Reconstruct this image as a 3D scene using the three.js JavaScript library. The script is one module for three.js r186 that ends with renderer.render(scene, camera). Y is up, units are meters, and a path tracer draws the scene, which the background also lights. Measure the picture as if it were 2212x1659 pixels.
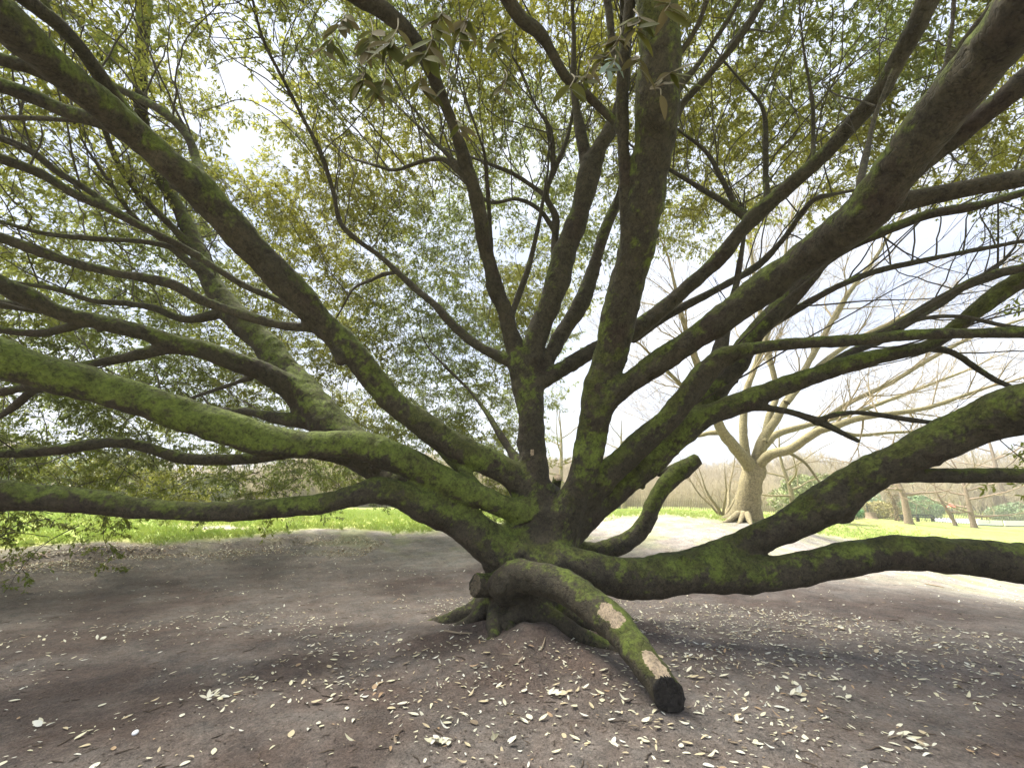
import * as THREE from 'three';
import { mergeGeometries } from 'three/addons/utils/BufferGeometryUtils.js';

// ---------------------------------------------------------------- camera, sky, sun, exposure
const PITCH = 14.6 * Math.PI / 180, EYE = 1.5, FOCAL = 988.7;
const scene = new THREE.Scene();
const camera = new THREE.PerspectiveCamera(80, 4 / 3, 0.05, 900);
camera.position.set(0, EYE, 0);
camera.rotation.set(PITCH, 0, 0);

const renderer = new THREE.WebGLRenderer();
renderer.toneMapping = THREE.LinearToneMapping;
renderer.toneMappingExposure = 8.2;
renderer.shadowMap.enabled = true;

const SKY_LEVEL = 0.16, SUN_LEVEL = 2.2;
const sun = new THREE.DirectionalLight(new THREE.Color(1, 0.95, 0.86), SUN_LEVEL);
sun.name = 'sun';
sun.position.set(-14, 32, -12);
sun.target.position.set(0, 0, -6);
sun.castShadow = true;
sun.shadow.radius = 52;
sun.shadow.mapSize.set(2048, 2048);
Object.assign(sun.shadow.camera, { left: -45, right: 45, top: 45, bottom: -45, near: 1, far: 120 });
scene.add(sun, sun.target);

// ---------------------------------------------------------------- small maths
function rng(seed) { let a = seed >>> 0; return () => { a = (a + 0x6D2B79F5) >>> 0; let t = Math.imul(a ^ (a >>> 15), 1 | a); t = (t + Math.imul(t ^ (t >>> 7), 61 | t)) ^ t; return ((t ^ (t >>> 14)) >>> 0) / 4294967296; }; }
const clamp = (x, a = 0, b = 1) => Math.min(b, Math.max(a, x));
const lerp = (a, b, t) => a + (b - a) * t;
const sstep = (a, b, x) => { const t = clamp((x - a) / (b - a)); return t * t * (3 - 2 * t); };
function hash3(x, y, z) { let h = Math.imul(x, 374761393) ^ Math.imul(y, 668265263) ^ Math.imul(z, 2147483647 ^ 0x5bd1e995); h = Math.imul(h ^ (h >>> 13), 1274126177); h ^= h >>> 16; return (h >>> 0) / 4294967296; }
function noise(x, y, z) {                       // value noise, -1..1
  const ix = Math.floor(x), iy = Math.floor(y), iz = Math.floor(z); let fx = x - ix, fy = y - iy, fz = z - iz;
  fx = fx * fx * (3 - 2 * fx); fy = fy * fy * (3 - 2 * fy); fz = fz * fz * (3 - 2 * fz);
  const a = lerp(lerp(hash3(ix, iy, iz), hash3(ix + 1, iy, iz), fx), lerp(hash3(ix, iy + 1, iz), hash3(ix + 1, iy + 1, iz), fx), fy);
  const b = lerp(lerp(hash3(ix, iy, iz + 1), hash3(ix + 1, iy, iz + 1), fx), lerp(hash3(ix, iy + 1, iz + 1), hash3(ix + 1, iy + 1, iz + 1), fx), fy);
  return lerp(a, b, fz) * 2 - 1;
}
function fbm(x, y, z, n = 4) { let s = 0, a = 0.5, t = 0; for (let i = 0; i < n; i++) { s += a * noise(x, y, z); t += a; a *= 0.5; x = x * 2.03 + 17.1; y = y * 2.03 + 9.2; z = z * 2.03 + 4.7; } return s / t; }
function tileNoise(x, y, n, s) {                // value noise that repeats after n cells, 0..1
  const ix = Math.floor(x), iy = Math.floor(y); let fx = x - ix, fy = y - iy; fx = fx * fx * (3 - 2 * fx); fy = fy * fy * (3 - 2 * fy);
  const w = (a) => ((a % n) + n) % n;
  return lerp(lerp(hash3(w(ix), w(iy), s), hash3(w(ix + 1), w(iy), s), fx), lerp(hash3(w(ix), w(iy + 1), s), hash3(w(ix + 1), w(iy + 1), s), fx), fy);
}
const V = (x, y, z) => new THREE.Vector3(x, y, z);
const CP = Math.cos(PITCH), SP = Math.sin(PITCH);
function at(x, y, d) {                          // a place measured on the photograph (2212 wide), at a distance d along the lens axis, as a world point
  const X = (x - 1106) / FOCAL * d, Y = -(y - 829.5) / FOCAL * d;
  return V(X, EYE + Y * CP + d * SP, Y * SP - d * CP);
}
function seen(p) {                              // the inverse
  const y = p.y - EYE, d = -(p.z * CP) + y * SP, Y = y * CP + p.z * SP;
  return [1106 + p.x / d * FOCAL, 829.5 - Y / d * FOCAL, d];
}

// ---------------------------------------------------------------- sky
{
  const W = 512, H = 256, data = new Float32Array(W * H * 4);
  for (let j = 0; j < H; j++) for (let i = 0; i < W; i++) {
    const el = ((j + 0.5) / H - 0.5) * Math.PI, az = (i + 0.5) / W * 2 * Math.PI, c = Math.cos(el);
    const n = fbm(Math.cos(az) * c * 3 + 5, Math.sin(el) * 6, Math.sin(az) * c * 3 + 2, 4);
    const k = el > -0.05 ? SKY_LEVEL * (1 + 0.14 * n) : SKY_LEVEL * 0.3, m = clamp(0.5 + n);
    const o = (j * W + i) * 4; data[o] = k * lerp(0.72, 0.86, m); data[o + 1] = k * lerp(0.82, 0.91, m); data[o + 2] = k * lerp(1.06, 1.02, m); data[o + 3] = 1;
  }
  const t = new THREE.DataTexture(data, W, H, THREE.RGBAFormat, THREE.FloatType);
  t.mapping = THREE.EquirectangularReflectionMapping; t.magFilter = t.minFilter = THREE.LinearFilter; t.wrapS = THREE.RepeatWrapping; t.needsUpdate = true;
  scene.background = t; scene.environment = t;
}

// ---------------------------------------------------------------- naming
const used = {};
function numbered(name) { const n = used[name] ?? 0; used[name] = n + 1; return n ? name + '_' + String(n).padStart(3, '0') : name; }
function tag(o, label, category, group) { o.userData.label = label; if (category) o.userData.category = category; if (group) o.userData.group = group; return o; }
function shade(o) { o.traverse((m) => { if (m.isMesh) { m.castShadow = true; m.receiveShadow = true; } }); return o; }
function thing(name, label, category, pos, group) { const g = new THREE.Group(); g.name = numbered(name); if (pos) g.position.copy(pos); tag(g, label, category, group); scene.add(g); return g; }
function part(parent, name, geo, mat, kind) { const m = new THREE.Mesh(geo, mat); m.name = name; if (kind) m.userData.kind = kind; m.castShadow = m.receiveShadow = true; parent.add(m); return m; }
function structure(name, geo, mat) { const m = new THREE.Mesh(geo, mat); m.name = numbered(name); m.userData.kind = 'structure'; m.castShadow = m.receiveShadow = true; scene.add(m); return m; }
function stuff(parent, name, geo, mat, mats, colors) {
  const m = new THREE.InstancedMesh(geo, mat, mats.length); m.name = parent === scene ? numbered(name) : name; m.userData.kind = 'stuff';
  mats.forEach((x, i) => { m.setMatrixAt(i, x); if (colors) m.setColorAt(i, colors[i]); });
  m.castShadow = m.receiveShadow = true; parent.add(m); return m;
}
const rgb = (r, g, b) => new THREE.Color().setRGB(r, g, b);

// ---------------------------------------------------------------- textures
function texture(size, fn, srgb, repeat = 1) {
  const d = new Uint8Array(size * size * 4);
  for (let j = 0; j < size; j++) for (let i = 0; i < size; i++) { const c = fn(i / size, j / size), o = (j * size + i) * 4; for (let k = 0; k < 3; k++) d[o + k] = clamp(c[k]) * 255; d[o + 3] = 255; }
  const t = new THREE.DataTexture(d, size, size); t.wrapS = t.wrapT = THREE.RepeatWrapping; t.magFilter = THREE.LinearFilter; t.minFilter = THREE.LinearMipmapLinearFilter; t.generateMipmaps = true;
  if (srgb) t.colorSpace = THREE.SRGBColorSpace; t.repeat.set(repeat, repeat); t.needsUpdate = true; return t;
}
const octaves = (u, v, list, s) => { let a = 0, w = 0; for (const [n, k] of list) { a += k * tileNoise(u * n, v * n, n, s + n); w += k; } return a / w; };
const barkHeight = (u, v) => {
  const a = octaves(u, v, [[8, 1], [16, 1], [32, 1], [64, 0.9], [128, 0.7], [256, 0.4]], 3);
  const crack = Math.abs(octaves(u, v, [[12, 1], [24, 0.8], [48, 0.6]], 71) - 0.5) * 2;
  return clamp(0.25 + 0.75 * a - 0.35 * (1 - sstep(0, 0.12, crack)));
};
const barkBump = texture(1024, (u, v) => { const h = barkHeight(u, v); return [h, h, h]; }, false);
const barkMap = texture(1024, (u, v) => {        // lichen freckles and darker scales
  const a = octaves(u, v, [[16, 0.6], [32, 1], [64, 1], [128, 1], [256, 0.8]], 21), spot = sstep(0.63, 0.72, octaves(u, v, [[40, 1], [90, 0.8]], 40));
  const h = barkHeight(u, v), k = 0.62 + 0.75 * (a - 0.5) * 2 + 0.3 * (h - 0.5);
  return [lerp(k, 0.98, spot * 0.45), lerp(k, 0.98, spot * 0.5), lerp(k, 0.9, spot * 0.45)];
}, false);
const soilBump = texture(1024, (u, v) => { const h = octaves(u, v, [[6, 0.8], [14, 1], [40, 1], [110, 1], [256, 0.9]], 8); return [h, h, h]; }, false);
const soilMap = texture(1024, (u, v) => {
  const a = octaves(u, v, [[5, 0.7], [11, 0.8], [40, 0.8], [120, 1], [300, 1]], 12), b = octaves(u, v, [[7, 1], [22, 0.8]], 55), k = 0.6 + 1.15 * (a - 0.5);
  const crumb = sstep(0.7, 0.78, octaves(u, v, [[90, 1], [200, 0.8]], 66)) * 0.22;
  return [k + 0.09 * (b - 0.5) + crumb, k + crumb, k - 0.06 * (b - 0.5) + crumb];
}, false);
// ---------------------------------------------------------------- terrain
const azTable = [[-180, 0], [-90, 0.3], [-55, 1.1], [-38, 1.25], [-15, 1.0], [5, 0.9], [18, 1.0], [27, 0.75], [36, 0.0], [48, -0.85], [70, -1.2], [110, -0.4], [180, 0]];
function azLevel(a) { for (let i = 1; i < azTable.length; i++) if (a <= azTable[i][0]) { const [a0, v0] = azTable[i - 1], [a1, v1] = azTable[i]; return lerp(v0, v1, sstep(a0, a1, a)); } return 0; }
const lineZ = (pts, x) => { if (x <= pts[0][0]) return pts[0][1]; for (let i = 1; i < pts.length; i++) if (x <= pts[i][0]) return lerp(pts[i - 1][1], pts[i][1], (x - pts[i - 1][0]) / (pts[i][0] - pts[i - 1][0])); return pts[pts.length - 1][1]; };
let stepLine = null, grassLine = null, pathLine = null;   // laid once the land is known
const ridges = [[0.15, -5.2, 0.02, -3.6, 0.1], [0.1, -5.3, -0.75, -4.5, 0.07], [0.35, -5.3, 1.0, -4.3, 0.09], [-0.3, -5.6, -1.5, -5.2, 0.08], [0.6, -5.6, 1.9, -5.5, 0.09], [0.3, -5.2, 0.45, -3.9, 0.05]];
function terrain(x, z) {
  const r = Math.hypot(x, z), a = Math.atan2(x, -z) * 180 / Math.PI;
  let h = azLevel(a) * sstep(8.5, 21, r);
  h += sstep(lerp(44, 84, sstep(25, 36, a)), 130, r) * 7 * sstep(-75, -50, a) * (1 - sstep(75, 100, a)) * (0.8 + 0.3 * noise(x * 0.03, 0, z * 0.03));
  h += 0.2 * Math.exp(-((x - 0.2) ** 2 + (z + 5.7) ** 2) / 1.3);
  if (Math.abs(x) < 2.4 && z < -2.6 && z > -7.5) for (const [ax, az, bx, bz, k] of ridges) { const dx = bx - ax, dz = bz - az, t = clamp(((x - ax) * dx + (z - az) * dz) / (dx * dx + dz * dz)), d = Math.hypot(x - ax - dx * t, z - az - dz * t) + 0.05 * noise(x * 4, 2, z * 4); h += k * (1 - t * 0.9) * Math.exp(-d * d / 0.018); }   // soil heaped over shallow roots
  h += 0.035 * fbm(x * 0.5, 3, z * 0.5, 3) * sstep(0.5, 3, r) + 0.02 * fbm(x * 2.3, 1, z * 2.3, 4);
  if (stepLine && x < -3) h += 0.09 * sstep(0.0, 0.16, lineZ(stepLine, x) + 0.2 * noise(x * 1.5, 8, 0) - z) * (1 - sstep(-4.6, -3.4, x)) * (1 - sstep(1, 3, lineZ(stepLine, x) - z));
  return h;
}
function ground(px, py) {                        // the spot on the ground seen there
  const o = at(px, py, 0), dir = at(px, py, 1).sub(o); let t = 1.2;
  for (let i = 0; i < 4000 && t < 150; i++) { const p = o.clone().addScaledVector(dir, t); if (p.y <= terrain(p.x, p.z)) { p.y = terrain(p.x, p.z); return p; } t *= 1.004; }
  const p = o.addScaledVector(dir, t); p.y = terrain(p.x, p.z); return p;
}
// how much of each cover lies at a spot
{
  const w = (l) => l.map(([x, y]) => { const p = ground(x, y); return [p.x, p.z]; }).sort((p, q) => p[0] - q[0]);
  const st = w([[-250, 1245], [0, 1222], [115, 1210], [230, 1202], [391, 1194], [507, 1185], [620, 1176], [690, 1168]]);
  grassLine = w([[-300, 1215], [0, 1194], [161, 1177], [345, 1183], [507, 1172], [600, 1164], [660, 1150], [760, 1150], [855, 1153], [950, 1148], [1020, 1135]]);
  pathLine = [[380, 1138, 1.5], [440, 1141, 2], [510, 1145.5, 3], [600, 1151, 5], [670, 1157, 9], [760, 1166, 14], [855, 1178, 22], [950, 1198, 28]].map(([x, y, h]) => { const p = ground(x, y), a = ground(x, y - h), b = ground(x, y + h); return [p.x, p.z, Math.max(0.35, a.distanceTo(b) / 2)]; });
  stepLine = st;
}
function pathMask(x, z) {                        // pale trodden path crossing behind the tree on the left
  let best = 9; for (let i = 1; i < pathLine.length; i++) { const [ax, az, aw] = pathLine[i - 1], [bx, bz, bw] = pathLine[i], dx = bx - ax, dz = bz - az, t = clamp(((x - ax) * dx + (z - az) * dz) / (dx * dx + dz * dz)); best = Math.min(best, Math.hypot(x - ax - dx * t, z - az - dz * t) - lerp(aw, bw, t)); }
  return 1 - sstep(-0.35, 0.35, best + 0.45 * fbm(x * 1.3, 2, z * 1.3, 3));
}
function grassMask(x, z) {
  const r = Math.hypot(x, z), a = Math.atan2(x, -z) * 180 / Math.PI, n = 1.6 * fbm(x * 0.35, 7, z * 0.35, 4) + 0.7 * fbm(x * 2.2, 4, z * 2.2, 3);
  let g;
  if (a < -2) g = sstep(-0.5, 0.9, lineZ(grassLine, x) - z + n * 0.5);
  else if (a < 30) g = sstep(-1, 4, r - lerp(15, 21, sstep(2, 20, a)) + n * 3) * lerp(0.9, 0.5, sstep(2, 12, a)) + sstep(27, 33, r + n);
  else g = sstep(-1.5, 1.5, r - lerp(25, 24.5, sstep(28, 36, a)) + n * 1.5);
  if (a < -110 || a > 110) g = sstep(12, 15, r + n);
  return clamp(g) * (1 - pathMask(x, z));
}
{
  const azs = [], rs = []; for (let a = -62; a < 62; a += 0.17) azs.push(a); for (let a = 62; a < 298; a += 3) azs.push(a); azs.push(298);
  for (let r = 0.35; r < 230; r *= 1.0185) rs.push(r); const W = azs.length, H = rs.length;
  const pos = new Float32Array(W * H * 3), col = new Float32Array(W * H * 3), uv = new Float32Array(W * H * 2), idx = [];
  for (let j = 0; j < H; j++) for (let i = 0; i < W; i++) {
    const a = azs[i] * Math.PI / 180, x = Math.sin(a) * rs[j], z = -Math.cos(a) * rs[j], o = j * W + i;
    pos[o * 3] = x; pos[o * 3 + 1] = terrain(x, z); pos[o * 3 + 2] = z; uv[o * 2] = x / 1.7; uv[o * 2 + 1] = z / 1.7;
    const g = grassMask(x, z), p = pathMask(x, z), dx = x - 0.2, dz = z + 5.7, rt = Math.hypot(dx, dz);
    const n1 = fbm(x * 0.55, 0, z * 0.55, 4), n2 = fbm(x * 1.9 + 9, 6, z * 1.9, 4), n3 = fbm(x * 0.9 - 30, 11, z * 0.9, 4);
    const humus = sstep(-0.15, 0.35, n1 + 0.5 * n2 + 0.05), dry = clamp(sstep(5.2, 9.5, rt + 1.6 * n3 + (z > -4 ? -1.2 : 0)) * lerp(0.5, 1, sstep(-0.55, -0.1, a)) + p);      // leaf mould patches, dry earth; brighter light outside the crown added to its colour
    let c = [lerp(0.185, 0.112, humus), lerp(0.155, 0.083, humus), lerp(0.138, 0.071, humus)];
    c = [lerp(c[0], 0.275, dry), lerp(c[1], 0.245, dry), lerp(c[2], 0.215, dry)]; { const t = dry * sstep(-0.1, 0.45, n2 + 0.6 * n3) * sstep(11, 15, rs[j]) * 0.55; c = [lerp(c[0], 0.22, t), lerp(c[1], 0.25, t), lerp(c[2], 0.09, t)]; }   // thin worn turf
    const gy = sstep(-0.3, 0.4, n2 + n1); c = [lerp(c[0], lerp(0.22, 0.3, gy), g), lerp(c[1], lerp(0.29, 0.32, gy), g), lerp(c[2], lerp(0.06, 0.08, gy), g)];
    const far = sstep(55, 75, rs[j] - 42 * sstep(0.44, 0.63, a)); c = [lerp(c[0], 0.26, far), lerp(c[1], 0.22, far), lerp(c[2], 0.15, far)];
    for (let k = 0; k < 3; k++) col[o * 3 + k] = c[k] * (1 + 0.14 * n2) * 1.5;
    if (j && i) { const p0 = o - W - 1; idx.push(p0, p0 + 1, o, p0, o, o - 1); }
  }
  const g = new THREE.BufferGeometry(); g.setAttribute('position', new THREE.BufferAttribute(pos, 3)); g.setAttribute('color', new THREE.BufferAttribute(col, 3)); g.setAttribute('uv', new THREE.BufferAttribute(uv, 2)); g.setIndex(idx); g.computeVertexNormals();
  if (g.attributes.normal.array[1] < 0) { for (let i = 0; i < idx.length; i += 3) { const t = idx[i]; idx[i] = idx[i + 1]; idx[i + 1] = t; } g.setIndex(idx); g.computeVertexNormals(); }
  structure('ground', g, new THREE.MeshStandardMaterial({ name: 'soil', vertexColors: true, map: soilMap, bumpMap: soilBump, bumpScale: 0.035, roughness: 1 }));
}

// ---------------------------------------------------------------- tubes
function tube(pts, radii, sides = 7, wob = 0) {
  const n = pts.length, pos = [], nor = [], uv = [], idx = [], T = V(0, 0, 0), N = V(0, 0, 0), B = V(0, 0, 0); let len = 0; N.set(0.3, 1, 0.2);
  for (let i = 0; i < n; i++) {
    T.copy(pts[Math.min(n - 1, i + 1)]).sub(pts[Math.max(0, i - 1)]).normalize(); N.addScaledVector(T, -N.dot(T)); if (N.lengthSq() < 1e-6) N.set(T.y, -T.x, 0.1).addScaledVector(T, 0); N.normalize(); B.crossVectors(T, N);
    if (i) len += pts[i].distanceTo(pts[i - 1]);
    for (let j = 0; j <= sides; j++) {
      const a = j / sides * 2 * Math.PI, c = Math.cos(a), s = Math.sin(a), d = N.clone().multiplyScalar(c).addScaledVector(B, s), k = radii[i] * (wob ? 1 + wob * noise(pts[i].x * 9 + c, pts[i].y * 9 + s, pts[i].z * 9) : 1);
      pos.push(pts[i].x + d.x * k, pts[i].y + d.y * k, pts[i].z + d.z * k); nor.push(d.x, d.y, d.z); uv.push(j / sides * 6.28 * radii[i], len);
      if (i && j) { const o = i * (sides + 1) + j, p = o - sides - 1; idx.push(p - 1, p, o, p - 1, o, o - 1); }
    }
  }
  const g = new THREE.BufferGeometry(); g.setAttribute('position', new THREE.Float32BufferAttribute(pos, 3)); g.setAttribute('normal', new THREE.Float32BufferAttribute(nor, 3)); g.setAttribute('uv', new THREE.Float32BufferAttribute(uv, 2)); g.setIndex(idx); return g;
}
// a smooth run through measured points [V, r]
function smooth(pts, step) {
  const c = new THREE.CatmullRomCurve3(pts.map((p) => p[0]), false, 'centripetal'), n = pts.length - 1, out = [];
  for (let i = 0; i < n; i++) { const m = Math.max(1, Math.ceil(pts[i][0].distanceTo(pts[i + 1][0]) / step)); for (let k = 0; k < m; k++) out.push([c.getPoint((i + k / m) / n), lerp(pts[i][1], pts[i + 1][1], k / m)]); }
  out.push([pts[n][0].clone(), pts[n][1]]); return out;
}

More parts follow.
